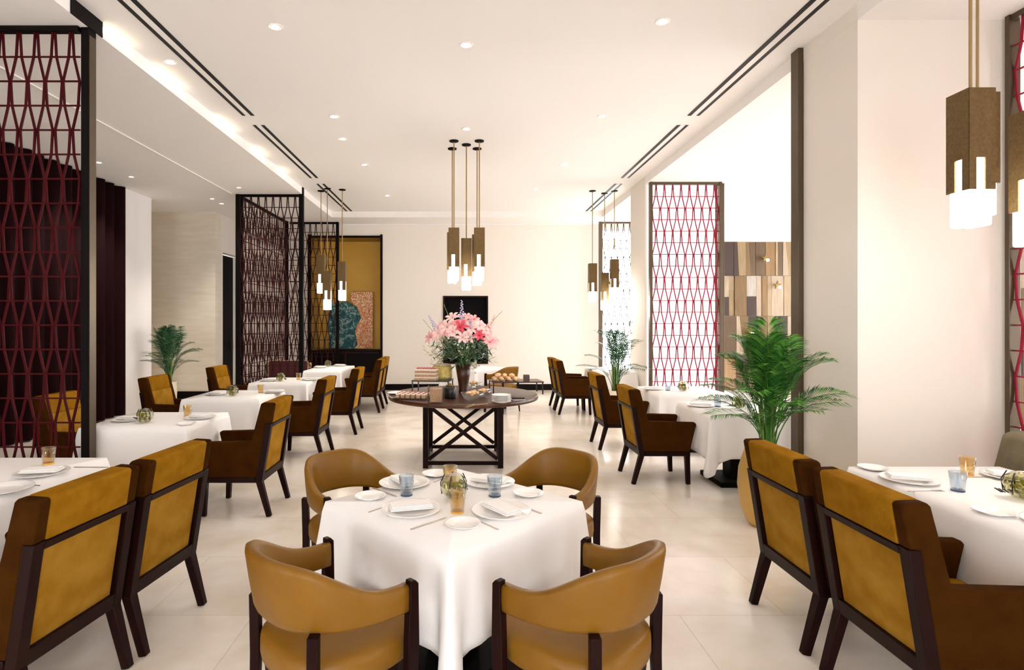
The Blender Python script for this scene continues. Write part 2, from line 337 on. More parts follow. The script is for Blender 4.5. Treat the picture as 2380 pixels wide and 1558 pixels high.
# ------------------------------------------------------------------ niche, artwork
n = struct(empty('wall_niche', (0, BY, 0)))
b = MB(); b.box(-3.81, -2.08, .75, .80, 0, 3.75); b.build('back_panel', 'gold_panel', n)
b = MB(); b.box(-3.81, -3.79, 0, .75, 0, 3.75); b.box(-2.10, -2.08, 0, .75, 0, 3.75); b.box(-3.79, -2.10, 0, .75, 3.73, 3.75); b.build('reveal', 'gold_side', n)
b = MB(); b.box(-3.87, -3.79, -.03, .02, 0, 3.80); b.box(-2.10, -2.045, -.03, .02, 0, 3.80); b.box(-3.79, -2.10, -.03, .02, 3.72, 3.77); b.build('frame', 'wood_black', n)
s = empty('sideboard', (-2.95, BY + .36, 0)); tag(s, 'long dark maroon sideboard filling the foot of the golden niche', 'sideboard')
MB().box(-.82, .82, -.33, .33, .06, .93).build('body', 'maroon_brown', s, bevel=.004); MB().box(-.835, .835, -.36, .34, .93, .97).build('top', 'wood_black', s, bevel=.004)
for k in (-1, 1): dr = MB().box(k * .41 - .39, k * .41 + .39, -.345, -.33, .12, .90).build('door', 'wood_black', s, bevel=.004); MB().box(k * .05 - .008, k * .05 + .008, -.357, -.346, .45, .62).build('handle', 'bronze', dr)
# abstract artwork standing on the sideboard, two joined canvases
a = empty('artwork', (-2.88, BY + .60, .97)); tag(a, 'square abstract painting of a teal cloud beside orange flecks, in the golden niche', 'painting')
b = MB(); pts = [(-.62, .02), (.02, .02), (.10, .12), (.04, .45), (.10, .62), (.20, .80), (.10, 1.06), (-.15, 1.22), (-.62, 1.15)]
b.prism(pts, -.05, .0, 'y'); b.build('teal_canvas', 'art_teal', a)
b = MB(); pts = [(.04, .02), (.50, .02), (.50, 1.46), (-.05, 1.46), (-.05, 1.2), (.10, 1.07), (.21, .80), (.11, .62), (.05, .45), (.11, .12)]
b.prism(pts, -.04, .0, 'y'); b.build('orange_canvas', 'art_orange', a)
# central dark niche
n = struct(empty('wall_opening', (0, BY, 0)))
MB().box(-.55, .51, .28, .30, .66, 2.28).build('back_panel', 'wood_black', n)
b = MB(); b.box(-.57, -.53, -.02, .28, .64, 2.30); b.box(.49, .53, -.02, .28, .64, 2.30); b.box(-.53, .49, -.02, .28, 2.26, 2.30); b.box(-.53, .49, -.02, .28, .64, .68); b.build('frame', 'wood_dark', n)
# patchwork timber panelling at the right of the back wall, and on the right wall
def planks(name, W, H, rows, seed, depth=.05):
    q = random.Random(seed); b = MB(); z = 0; hs = [H * r for r in rows]
    for h in hs:
        x = 0
        while x < W - .02:
            ww = min(q.choice((.10, .13, .18, .24, .30)), W - x); dd = depth * q.uniform(.4, 1.0); g = .004
            if q.random() < .25 and ww > .16:
                k = ww * q.uniform(.25, .75)
                b.prism([(x + g, z + g), (x + k - g, z + g), (x + ww * .2 + .02, z + h - g), (x + g, z + h - g)], -dd, 0, 'y')
                b.prism([(x + k, z + g), (x + ww - g, z + g), (x + ww - g, z + h - g), (x + ww * .2 + .03, z + h - g)], -dd * .8, 0, 'y')
            elif q.random() < .3:
                k = h * q.uniform(.3, .7); b.box(x + g, x + ww - g, -dd, 0, z + g, z + k - g); b.box(x + g, x + ww - g, -dd * .7, 0, z + k + g, z + h - g)
            else: b.box(x + g, x + ww - g, -dd, 0, z + g, z + h - g)
            x += ww
        z += h
    return b.build(name, 'planks')
p = planks('timber_panelling', 2.9, 3.62, (.24, .26, .27, .23), 5); p.location = (6.27, BY - .001, 0); tag(p, 'patchwork wall panelling of mixed brown timber boards beyond the big potted palm', 'wall panelling')
p = planks('timber_panelling', 1.55, 2.95, (.25, .25, .25, .25), 9); p.location = (RX - .001, 10.84, 0)
p.rotation_euler = (0, 0, R(-90)); tag(p, 'low brown timber panelling between two tall windows of the side wall', 'wall panelling')
def star():
    r0 = empty('wall_lamp'); b = MB(); pts = []
    for k in range(10): a = PI / 2 + k * PI / 5; q = .11 if k % 2 == 0 else .045; pts.append((q * math.cos(a), q * math.sin(a)))
    b.prism(pts, -.10, -.07, 'y'); b.build('star_shade', 'brass', r0, bevel=.004); MB().sphere((0.04, -.12, -.05), .035).build('bulb', 'bulb', r0, smooth=True)
    MB().tube([(0, -.07, 0), (0, 0, 0)], .018).build('mount', 'brass', r0); return r0
P = Proto(star)
for px, py, lb in ((1772, 602, 'highest'), (1800, 664, 'middle'), (1737, 770, 'lowest')):
    P.put((px - 1084) * BY / 1320, BY - .05, 1.65 + (750 - py) * BY / 1320, 0, f'{lb} of the small star shaped lamps on the patchwork timber wall', 'wall lamp', 'star lamps on the timber wall')

# ------------------------------------------------------------------ lattice screens
def lattice(W, z0, z1, m, th=.014):
    b = MB(); p = .155; iv = .198; n = int(math.ceil(W / p)); p = W / n; k = 0; z = z1
    off = [.05, .13, .45, .37]
    zs = []
    while z > z0 + .02: zs.append(z); z -= iv
    zs.append(z0)
    for z in zs[1:-1]: b.bar((0, 0, z), (W, 0, z), th * .75, th * .75)
    for i in range(-1, n + 1):
        for sgn in (1, -1):
            for k in range(len(zs) - 1):
                xa = (i + .5 + sgn * off[k % 4]) * p; xb = (i + .5 + sgn * off[(k + 1) % 4]) * p
                if min(xa, xb) < -.001 or max(xa, xb) > W + .001: continue
                b.bar((xa, 0.004 * sgn, zs[k]), (xb, 0.004 * sgn, zs[k + 1]), th, th * .8, up=(0, 1, 0))
    return b
def screen(x, y, rz, W, z1, label, m='maroon', fr='wood_black', post=.07, th=.014, left_post=True, right_post=True, grp=None):
    root = empty('lattice_screen', (x, y, 0), rz); tag(root, label, 'screen', grp)
    f = .045
    if left_post: MB().box(0, post, -.045, .045, 0, z1 + .0).build('post', fr, root, bevel=.004)
    if right_post: MB().box(W - post, W, -.045, .045, 0, z1 + .0).build('post', fr, root, bevel=.004)
    a0 = post if left_post else 0; a1 = W - post if right_post else W
    MB().box(a0, a1, -.03, .03, z1 - f, z1 - .002).build('top_rail', fr, root, bevel=.003); MB().box(a0, a1, -.03, .03, .0, f + .02).build('bottom_rail', fr, root, bevel=.003)
    o = lattice(a1 - a0, f + .02, z1 - f, m, th).build('lattice', m, root); o.location = (a0, 0, 0)
    return root
def tall_post(x, y, z1, label, m='bronze', wx=.06, wy=.10):
    o = MB().box(-wx / 2, wx / 2, -wy / 2, wy / 2, 0, z1).build('screen_post', m, bevel=.003); o.location = (x, y, 0); tag(o, label, 'post'); return o
GS = 'dark red lattice screens between the dining bays'
screen(-4.34, 4.61, 0, 1.205, ZL, 'tall dark red lattice screen beside the linen table in the foreground at left, curtain behind', th=.016, right_post=False, grp=GS)
b = MB().box(-.04, .02, -.05, .05, 0, ZM - .002); o = b.build('screen_post', 'wood_black', bevel=.003); o.location = (-3.09, 4.66, 0); tag(o, 'dark floor-to-ceiling post ending the nearest maroon lattice screen', 'post')
st = MB().box(0, .006, -.04, .04, 0, ZL - .06).build('edge_strip', 'bronze', o); st.location = (.02, 0, 0)
s2 = screen(-4.31, 10.64, 0, 1.17, ZL, 'lattice screen facing the room in front of the maroon banquette booth', m='maroon_brown', right_post=False, th=.016, grp=GS)
tall_post(-3.09, 10.64, ZM - .002, 'black floor-to-ceiling post at the corner of the banquette booth screens', 'wood_black', .08, .08)
screen(-4.27, 10.72, R(90), 2.78, ZL, 'deep side lattice screen closing the banquette booth from the doorway', m='maroon_brown', th=.016, post=.05, grp=GS)
screen(-4.22, 13.57, 0, 1.17, ZL, 'farthest lattice screen, standing before the golden niche', m='maroon_brown', th=.016, post=.06, left_post=False, grp=GS)
MB().box(3.14, 4.30, 9.835, 9.858, .02, ZL - .02).build('added_glow_panel', 'added_glow_panel'); tag(bpy.data.objects['added_glow_panel'], 'added glowing white panel behind the red lattice on the middle pier', 'glow panel')  # added glowing sheet on the pier face, makes the lattice backdrop read white
screen(3.13, 9.72, 0, 1.23, ZL, 'red lattice screen against the added glow panel beside the middle pier', m='crimson', fr='bronze', post=.045, th=.016, grp=GS)
screen(4.40, 9.78, R(90), 0.30, ZL, 'narrow return panel of red lattice behind the middle pier screen', m='crimson', fr='bronze', post=.02, th=.012, grp=GS)
screen(3.16, 13.55, 0, 1.10, ZL, 'far lattice screen of dark bars before the window by the tall white back wall', m='maroon_brown', fr='bronze', post=.08, th=.013, right_post=False, grp=GS)
screen(4.27, 1.4, R(90), 3.06, ZL, 'red lattice screen running from the nearest white pier past the hanging brass lamps', m='crimson', fr='bronze', post=.04, th=.016, grp=GS)
o = MB().box(3.05, 3.10, 5.22, 5.34, 0, ZM - .002).box(3.10, 3.2, 5.222, 5.34, 0, ZL - .002).build('screen_post', 'bronze', bevel=.003); tag(o, 'tall bronze post standing against the back edge of the nearest pier', 'post')

# curtain
b = MB(); L = 8.2; nn = 240; vs = []; fs = []
for i in range(nn + 1):
    y = 1.85 + L * i / nn; ph = i / nn * L / .27 * 2 * PI; dx = .055 * math.sin(ph) + .02 * math.sin(ph * .37)
    vs += [(-6.10 + dx, y, .02), (-6.10 + dx, y, ZL - .01)]
for i in range(nn): fs.append((2 * i, 2 * i + 2, 2 * i + 3, 2 * i + 1))
b.add(vs, fs); o = b.build('curtain', 'curtain', smooth=True); sd = o.modifiers.new('s', 'SOLIDIFY'); sd.thickness = .008
tag(o, 'floor-length pleated curtain in very dark maroon along the side wall', 'curtain')

# ------------------------------------------------------------------ lamps
def downlight():
    r0 = empty('downlight'); b = MB().lathe([(.050, -.004), (.062, -.006), (.066, -.003), (.066, 0), (.046, 0)], 24, closed=True); b.build('trim_ring', 'ceiling', r0, smooth=True)
    MB().lathe([(.0, -.002), (.032, -.002), (.032, -.001), (.0, -.001)], 20).build('bulb', 'bulb', r0)
    return r0
PD = Proto(downlight)
MAINL = [(640, 62), (1540, 50), (1084, 104), (395, 144), (777, 271), (1400, 270), (796, 323), (848, 383), (1084, 300), (900, 455), (1245, 440), (1310, 383)]
SIDEL = [(230, 379), (305, 412), (555, 437), (493, 463), (515, 474)]
where = ['above the central dining table, between the air slots', 'near the front in the brighter half of the main ceiling', 'over the centre line in front of the pendants', 'closest to the lit ceiling step',
         'between the middle air slots and the pendant cluster', 'opposite, in line with the bright middle pier', 'second of three in a slanting row toward the back', 'third of the slanting row toward the back',
         'just above the pendant canopies', 'small, far back beside the left air slots', 'small, far back on the side of the windows', 'far back beside the right air slots']
def addlamp(name, kind, loc, e, size, col=LAMP_COL, spot=None):
    l = bpy.data.lights.new(name, kind); l.energy = e; l.color = col
    if kind == 'SPOT': l.spot_size = spot; l.spot_blend = .8; l.shadow_soft_size = size
    elif kind == 'POINT': l.shadow_soft_size = size
    o = bpy.data.objects.new(name, l); COL.objects.link(o); o.location = loc; return o
for i, (px, py) in enumerate(MAINL):
    D = 2.53 * 1320 / (750 - py); x = (px - 1084) * D / 1320
    PD.put(x, D, ZM, 0, 'small round recessed downlight, ' + where[i], 'ceiling light', 'recessed ceiling downlights')
    addlamp('downlight_beam', 'SPOT', (x, D, ZM - .03), DOWNLIGHT_W, .05, spot=R(95))
ws = ['nearest the curtain', 'above the white curtain pier', 'before the booth screen', 'in front of the recessed stone wall', 'beside the doorway wall']
for i, (px, py) in enumerate(SIDEL):
    D = 2.395 * 1320 / (750 - py); x = (px - 1084) * D / 1320
    PD.put(x, D, ZL, 0, 'tiny downlight of the side ceiling, ' + ws[i], 'ceiling light', 'downlights of the side ceiling', sc=.8)
    addlamp('downlight_beam', 'SPOT', (x, D, ZL - .03), DOWNLIGHT_W * 3.2, .05, spot=R(90))
# added glowing bars, standing for scallops of downlight on the ceiling step
for i, (y0, y1, wh) in enumerate(((4.75, 5.2, 'nearest the first screen'), (5.55, 6.15, 'second from the first screen'), (6.9, 7.5, 'halfway along'), (8.1, 8.6, 'fourth along'), (9.2, 9.6, 'last before the booth post'))):
    o = MB().box(-.006, 0, y0, y1, 0, .045).build('step_glow_bar', 'step_glow'); o.location = (-3.062, 0, ZL + .045); tag(o, 'short added warm light strip in the ceiling step, ' + wh, 'glow bar', 'added warm glows in the ceiling step')

def pendant_proto(drop):
    # origin at the canopy; drop = distance from ceiling to the top of the brass body
    r0 = empty('pendant_lamp'); h = .14 / 2; t = .004
    MB().lathe([(.0, 0), (.065, 0), (.065, -.012), (.02, -.022), (.0, -.022)], 20).build('canopy', 'wood_black', r0, smooth=False)
    MB().tube([(0, 0, -.02), (0, 0, -drop)], .008, 8).build('rod', 'brass_thin', r0)
    b = MB(); zt = -drop; zb = zt - .37; ze = zb - .17; q = h * .42
    b.box(-h, h, -h, h, zt - .006, zt)
    for s in (-1, 1):
        b.box(s * h - t, s * h + t, -h, h, zb, zt); b.box(-h, h, s * h - t, s * h + t, zb, zt)
    # tongues between the slots: centre-less, corners and one middle tongue on each face
    for s in (-1, 1):
        for u0, u1 in ((-h, -h * .46), (h * .22, h)):
            b.box(s * h - t, s * h + t, u0, u1, ze, zb); b.box(u0, u1, s * h - t, s * h + t, ze, zb)
    body = b.build('brass_body', 'brass', r0)
    g = MB()
    for u, v in ((-1, -1), (1, -1), (1, 1), (-1, 1)):
        g.box(u * .034 - .030, u * .034 + .030, v * .034 - .030, v * .034 + .030, ze - .19, zb + .02)
    g.build('glass_tube', 'lamp_glass', body, bevel=.012, seg=3)
    return r0
PEND = 'brass pendant lamps of the central cluster'
def pend(x, y, zt, zc, label, grp, e=5.0):
    r0 = pendant_proto(zc - zt); r0.location = (x, y, zc); tag(r0, label, 'pendant lamp', grp)
    addlamp('pendant_glow', 'POINT', (x, y, zt - .37 - .17 - .26), e, .05)
for x, y, zt, lb in ((-.173, 7.9, 2.96, 'nearer one on the side of the booth'), (.18, 7.9, 2.96, 'nearer one on the window side'), (0, 8.07, 2.84, 'lowest, hanging in the middle of the five'),
                     (-.205, 8.25, 2.95, 'farther one on the side of the booth'), (.155, 8.25, 2.92, 'farther one on the window side')):
    pend(x, y, zt, ZM, 'square brass pendant over the buffet, ' + lb, PEND)
def clus(cx, cy, items, where_, grp):
    for x, y, zt, lb in items: pend(x, y, zt, ZM if abs(x) < 3 else ZL, f'brass pendant {where_}, {lb}', grp)
clus(0, 0, ((-2.79, 10.9, 2.94, 'highest, behind the screen'), (-2.62, 10.7, 2.62, 'lowest of the three'), (-2.36, 10.8, 2.80, 'nearest the middle of the room')), 'over the far table by the niche', 'pendants over the table by the niche')
clus(0, 0, ((2.42, 10.9, 2.78, 'nearest the middle of the room'), (2.84, 10.9, 2.86, 'highest, in front of the lattice'), (2.70, 11.1, 2.62, 'lowest, hidden partly by the highest')), 'over the far table by the windows', 'pendants over the table by the windows')
clus(0, 0, ((2.742, 3.09, 2.90, 'hanging free before the white pier'), (3.095, 3.44, 3.02, 'directly behind its twin'), (3.08, 3.08, 2.795, 'cut off by the picture edge')), 'above the foreground table', 'pendants over the near table by the pier')

# ------------------------------------------------------------------ chairs
def armchair_proto():
    r0 = empty('armchair'); W = .28; th = .055
    def off(p): return p
    # side panels carrying the arm and the wing of the back
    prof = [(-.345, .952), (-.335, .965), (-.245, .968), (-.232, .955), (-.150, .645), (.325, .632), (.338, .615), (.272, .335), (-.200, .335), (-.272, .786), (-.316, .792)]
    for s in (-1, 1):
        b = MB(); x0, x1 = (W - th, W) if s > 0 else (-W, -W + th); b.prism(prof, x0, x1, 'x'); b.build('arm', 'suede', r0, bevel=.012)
    # back upholstery between the wings
    iw = W - th - .001
    b = MB(); b.prism([(-.345, .955), (-.335, .967), (-.245, .970), (-.232, .958), (-.195, .80), (-.319, .79)], -iw, iw, 'x')
    b.build('top_cushion', 'velvet', r0, bevel=.012)
    b = MB(); b.prism([(-.300, .80), (-.190, .80), (-.110, .40), (-.225, .33)], -iw, iw, 'x'); b.build('back_panel', 'velvet_pale', r0, bevel=.006)
    # wooden frame round the rear of the back
    def rear(z): return -.235 - (z - .29) / .67 * .11
    for s in (-1, 1):
        x0, x1 = (W - .05, W + .002) if s > 0 else (-W - .002, -W + .05)
        b = MB(); b.prism([(rear(.79) - .004, .79), (rear(.79) + .045, .79), (rear(.30) + .05, .29), (rear(.30) - .004, .29)], x0, x1, 'x'); b.build('back_stile', 'wood_dark', r0, bevel=.003)
    b = MB(); b.prism([(rear(.79) - .006, .788), (rear(.79) + .02, .788), (rear(.755) + .02, .757), (rear(.755) - .004, .757)], -W + .05, W - .05, 'x'); b.build('back_rail', 'wood_dark', r0, bevel=.002)
    b = MB(); b.prism([(rear(.36) - .004, .36), (rear(.36) + .04, .36), (rear(.30) + .04, .292), (rear(.30) - .004, .292)], -W + .05, W - .05, 'x'); b.build('back_rail', 'wood_dark', r0, bevel=.002)
    # seat frame, seat, legs
    b = MB(); b.box(-W, -W + .04, -.185, .275, .29, .334); b.box(W - .04, W, -.185, .275, .29, .334); b.box(-W + .04, W - .04, .235, .275, .29, .334); b.box(-W + .04, W - .04, -.19, -.15, .29, .334)
    b.build('seat_frame', 'wood_dark', r0, bevel=.003)
    MB().box(-iw, iw, -.16, .30, .335, .47).build('seat_cushion', 'velvet', r0, bevel=.03, seg=3)
    for s in (-1, 1):
        b = MB(); b.bar((s * (W - .027), .250, .29), (s * (W - .027), .262, 0), .05, .05, up=(0, 1, 0), taper=.8); b.build('leg', 'wood_dark', r0, bevel=.004)
        b = MB(); b.bar((s * (W - .026), -.215, .30), (s * (W - .026), -.297, 0), .05, .052, up=(0, 1, 0), taper=.78); b.build('leg', 'wood_dark', r0, bevel=.004)
    return r0
PA = Proto(armchair_proto)
GL = 'mustard armchairs with their backs to the aisle on the curtain side'; GR = 'mustard armchairs with their backs to the aisle on the window side'; GW = 'mustard armchairs facing the room by the curtain'
def facing(dx, dy): return math.atan2(dy, dx) - PI / 2
LF = facing(-1, 0); RT = facing(1, 0)
L0 = 'mustard armchair seen from behind, '
for x, y, r, l in ((-1.945, 2.50, -7, 'nearest on the curtain side, cut off'), (-1.865, 3.10, -6, 'second on the curtain side, beside the first in front'), (-1.975, 5.09, 0, 'alone at the linen table behind the second one'),
                   (-2.02, 7.07, 0, 'fourth back on the curtain side'), (-1.92, 8.60, 0, 'fifth back on the curtain side'), (-1.885, 10.62, 0, 'at the table by the niche, the nearer of two'), (-1.90, 11.24, 0, 'at the table by the niche, the farther of two')):
    PA.put(x, y, 0, LF + R(r), L0 + l, 'chair', GL)
for x, y, r, l in ((1.985, 2.42, 0, 'largest, at the bottom corner on the pier side'), (1.98, 3.08, 0, 'second on the pier side, the gold planter behind it'), (2.0, 6.05, 0, 'brown side in full view, near the gold planter'),
                   (2.02, 7.60, 0, 'between the small potted palm and the aisle'), (1.95, 10.40, 0, 'far window side, the nearer of two'), (1.95, 11.02, 0, 'far window side, the farther of two')):
    PA.put(x, y, 0, RT + R(r), L0.replace('mustard', 'mustard') + l, 'chair', GR)
for x, y, r, l in ((-3.66, 5.47, 0, 'seen through the nearest lattice screen'), (-3.69, 7.24, 0, 'in front of the palm by the curtain'), (-3.62, 8.90, 0, 'left of the booth, before the dark doorway')):
    PA.put(x, y, 0, RT + R(r), 'mustard armchair showing its inner back, ' + l, 'chair', GW)

def shell_curve(t, grow=0.0):          # t 0..pi, from the post on +x round the back to the post on -x
    n = 2.5; cx, sx = math.cos(t), math.sin(t)
    return ((.270 + grow) * math.copysign(abs(cx) ** (2 / n), cx), -(.395 + grow) * abs(sx) ** (2 / n))
def barrel_proto():
    r0 = empty('barrel_chair'); N = 44; vs = []; fs = []; ring = 12
    for i in range(N + 1):
        # sample evenly along the curve by using a warped angle
        t = PI * i / N; e = math.sin(t) ** 1.3
        zt = .700 + .150 * (e * e * (3 - 2 * e)); zb = .600 + .012 * e
        for k in range(ring):
            a = 2 * PI * k / ring; ca, sa = math.cos(a), math.sin(a)
            u = math.copysign(abs(ca) ** .5, ca); v = math.copysign(abs(sa) ** .35, sa)
            z = (zt + zb) / 2 + v * (zt - zb) / 2; lean = (z - .60) * .16 * e
            hx = .023 * u * (1 + .0 * e) + lean
            x, y = shell_curve(t, hx); vs.append((x, y, z))
    for i in range(N):
        for k in range(ring): fs.append((i * ring + k, i * ring + (k + 1) % ring, (i + 1) * ring + (k + 1) % ring, (i + 1) * ring + k))
    fs += [tuple(range(ring)), tuple(range(N * ring, (N + 1) * ring))]
    MB().add(vs, fs).build('backrest', 'leather', r0, smooth=True)
    # seat cushion
    def plan(k, zoff): pass
    vs = []; fs = []; n = 40; rows = [(.90, .405), (.985, .412), (1.0, .43), (1.0, .475), (.985, .495), (.93, .508), (.80, .516), (.4, .522)]
    for g, z in rows:
        for k in range(n):
            a = 2 * PI * k / n; ca, sa = math.cos(a), math.sin(a); e = 2 / 2.7
            vs.append((.262 * g * math.copysign(abs(ca) ** e, ca), -.125 + .262 * g * math.copysign(abs(sa) ** e, sa), z))
    for i in range(len(rows) - 1):
        for k in range(n): fs.append((i * n + k, i * n + (k + 1) % n, (i + 1) * n + (k + 1) % n, (i + 1) * n + k))
    fs += [tuple(range(n)), tuple(range((len(rows) - 1) * n, len(rows) * n))]
    MB().add(vs, fs).build('seat_cushion', 'leather', r0, smooth=True)
    vs2 = []; fs2 = []
    for g, z in ((.93, .340), (.95, .404)):
        for k in range(n):
            a = 2 * PI * k / n; ca, sa = math.cos(a), math.sin(a); e = 2 / 2.7
            vs2.append((.262 * g * math.copysign(abs(ca) ** e, ca), -.125 + .262 * g * math.copysign(abs(sa) ** e, sa), z))
    for k in range(n): fs2.append((k, (k + 1) % n, n + (k + 1) % n, n + k))
    fs2 += [tuple(range(n)), tuple(range(n, 2 * n))]
    MB().add(vs2, fs2).build('seat_frame', 'wood_dark', r0)
    for s in (-1, 1):
        x = s * .285; b = MB()
        b.prism([(.012, .715), (.026, .700), (.030, .48), (.020, .30), (.045, .0), (.010, .0), (-.022, .30), (-.020, .48), (-.016, .60), (-.012, .60), (-.010, .715)], x - .016, x + .016, 'x')
        b.build('front_post', 'wood_dark', r0, bevel=.005)
        b = MB(); b.tube([(s * .215, -.352, .62), (s * .210, -.350, .40), (s * .210, -.355, .25), (s * .230, -.375, 0)], [.027, .027, .024, .016], 4); b.build('rear_leg', 'wood_dark', r0, bevel=.004)
    return r0
PB = Proto(barrel_proto); GB = 'tan leather barrel chairs at the central table'
for x, y, fx, fy, l in ((-.405, 2.265, 1, 1, 'nearest on the curtain side'), (.325, 2.265, -1, 1, 'nearest on the pier side'),
                        (-.545, 3.24, 1, -1, 'behind the table on the curtain side'), (.375, 3.27, -1, -1, 'behind the table on the pier side')):
    PB.put(x, y, 0, facing(fx, fy), 'tan leather barrel chair at the central table, ' + l, 'chair', GB)
PB.put(.56, 10.65, 0, facing(-1, 1), 'distant tan barrel chair half hidden behind the buffet flowers', 'chair')

# ------------------------------------------------------------------ tables and linen
TZ = .758
def table(x, y, rz, sx, sy, label):
    r0 = empty('dining_table', (x, y, 0), rz); tag(r0, label, 'table', 'linen covered dining tables')
    MB().box(-sx / 2 + .006, sx / 2 - .006, -sy / 2 + .006, sy / 2 - .006, TZ - .035, TZ - .002).build('tabletop', 'wood_dark', r0, bevel=.003)
    MB().box(-.09, .09, -.09, .09, .05, TZ - .035).build('pedestal', 'wood_black', r0, bevel=.004)
    MB().box(-.26, .26, -.26, .26, 0, .05).build('base_plate', 'wood_black', r0, bevel=.008)
def cloth(x, y, rz, sx, sy, drop, seed, label, cdrop=1.30, lean=.022):
    q = random.Random(seed); vs = []; fs = []; per = []
    hx, hy, rr = sx / 2 + .003, sy / 2 + .003, .010
    # rounded perimeter, dense
    def side(p, qn, n): return [(p[0] + (qn[0] - p[0]) * i / n, p[1] + (qn[1] - p[1]) * i / n) for i in range(n)]
    cs = [(hx, -hy), (hx, hy), (-hx, hy), (-hx, -hy)]
    M_ = 26; K = 7
    for i in range(4):
        cx, cy = cs[i]; sxg = 1 if cx > 0 else -1; syg = 1 if cy > 0 else -1
        c0 = (cx - sxg * rr, cy - syg * rr); a0 = [-PI / 2, 0, PI / 2, PI][i]
        for k in range(K + 1):
            a = a0 + PI / 2 * k / K; per.append((c0[0] + rr * math.cos(a), c0[1] + rr * math.sin(a), math.cos(a), math.sin(a), 1 - abs(2 * k / K - 1) * .12))
        p = per[-1]; nx, ny = cs[(i + 1) % 4]; sg = (1 if nx > 0 else -1, 1 if ny > 0 else -1)
        e = (nx - (sg[0] * rr if abs(nx - cx) > .01 else 0), ny - (sg[1] * rr if abs(ny - cy) > .01 else 0))
        na = [0, PI / 2, PI, -PI / 2][i]; 
        for k in range(1, M_):
            f = k / M_; dd = min(f, 1 - f); per.append((p[0] + (e[0] - p[0]) * f, p[1] + (e[1] - p[1]) * f, round(math.cos(na)), round(math.sin(na)), max(0, 1 - dd / .22) * .86))
    P_ = len(per); rows = 12; ph = [q.uniform(0, 6.28) for _ in range(4)]; am = [q.uniform(.6, 1.2) for _ in range(4)]
    length = [0]
    for i in range(1, P_): length.append(length[-1] + math.hypot(per[i][0] - per[i - 1][0], per[i][1] - per[i - 1][1]))
    tot = length[-1]
    zt = TZ + .004
    vs.append((0, 0, zt))
    for g in (.5, 1.0):
        for p in per: vs.append((p[0] * g - (p[2] * .006 if g == 1 else 0), p[1] * g - (p[3] * .006 if g == 1 else 0), zt))
    for r in range(1, rows + 1):
        f = r / rows
        for i, p in enumerate(per):
            c = max(0, p[4]); d_ = drop * (1 + (cdrop - 1) * (max(0, c - .05) ** 1.6)) ; s = length[i] / tot
            wv = sum(am[k] * math.sin(ph[k] + 2 * PI * s * (9, 15, 23, 5)[k]) for k in range(4)) / 4
            g = f ** 1.3
            out = .004 + lean * f + .016 * wv * g + .085 * (c ** 7) * g
            # corner fold: pull the cloth in on both sides of the corner
            fold = -.040 * math.exp(-((c - .52) / .16) ** 2) * g
            z = zt - .004 - d_ * f
            vs.append((p[0] + p[2] * (out + fold), p[1] + p[3] * (out + fold), z + .004 * wv * f))
    for i in range(P_): fs.append((0, 1 + i, 1 + (i + 1) % P_))
    for r in range(rows + 1):
        a = 1 + r * P_
        for i in range(P_): fs.append((a + i, a + P_ + i, a + P_ + (i + 1) % P_, a + (i + 1) % P_))
    o = MB().add(vs, fs).build('tablecloth', 'linen', smooth=True); sd = o.modifiers.new('s', 'SOLIDIFY'); sd.thickness = .003; sd.offset = 1
    o.location = (x, y, 0); o.rotation_euler = (0, 0, rz); tag(o, label, 'tablecloth', 'white linen tablecloths')
TB = [(-.062, 2.81, R(45), .905, .905, .37, 'at the central table set square on its corner', 'turned on its corner in the centre foreground'),
      (-2.89, 2.86, 0, 1.08, 1.72, .42, 'on the foreground table behind the two nearest curtain-side armchairs', 'the foreground table on the curtain side'),
      (-2.80, 5.18, 0, .90, .86, .46, 'on the table just behind the nearest lattice screen post', 'the table just behind the nearest lattice screen'),
      (-2.83, 6.98, 0, .90, .90, .46, 'on the third table back on the curtain side', 'the third table back on the curtain side'),
      (-2.75, 8.70, 0, .84, .88, .46, 'on the fourth table back, in front of the booth', 'the fourth table back, in front of the booth'),
      (-2.64, 11.02, 0, .68, 1.30, .46, 'on the far table beside the booth post', 'the far table beside the booth post'),
      (2.81, 2.62, 0, .93, 1.74, .42, 'on the foreground table below the hanging brass pendants', 'the foreground table below the brass pendants'),
      (2.80, 5.92, 0, .88, .88, .42, 'on the table behind the gold planter, dark base showing under it', 'the table behind the gold planter'),
      (2.82, 7.46, 0, .88, .88, .46, 'on the table in front of the middle pier', 'the table in front of the middle pier'),
      (2.70, 10.72, 0, .66, 1.20, .46, 'on the far table beside the small potted palm', 'the far table beside the small potted palm'),
      (.16, 11.20, R(45), .90, .90, .40, 'on the distant table behind the buffet', 'the distant table behind the buffet')]
for i, (x, y, rz, sx, sy, dr, cl, tl) in enumerate(TB):
    table(x, y, rz, sx, sy, 'dark pedestal dining table under white linen, ' + tl)
    cloth(x, y, rz, sx, sy, dr, 20 + i, 'white linen tablecloth ' + cl, cdrop=1.45 if i in (0, 7) else 1.25)

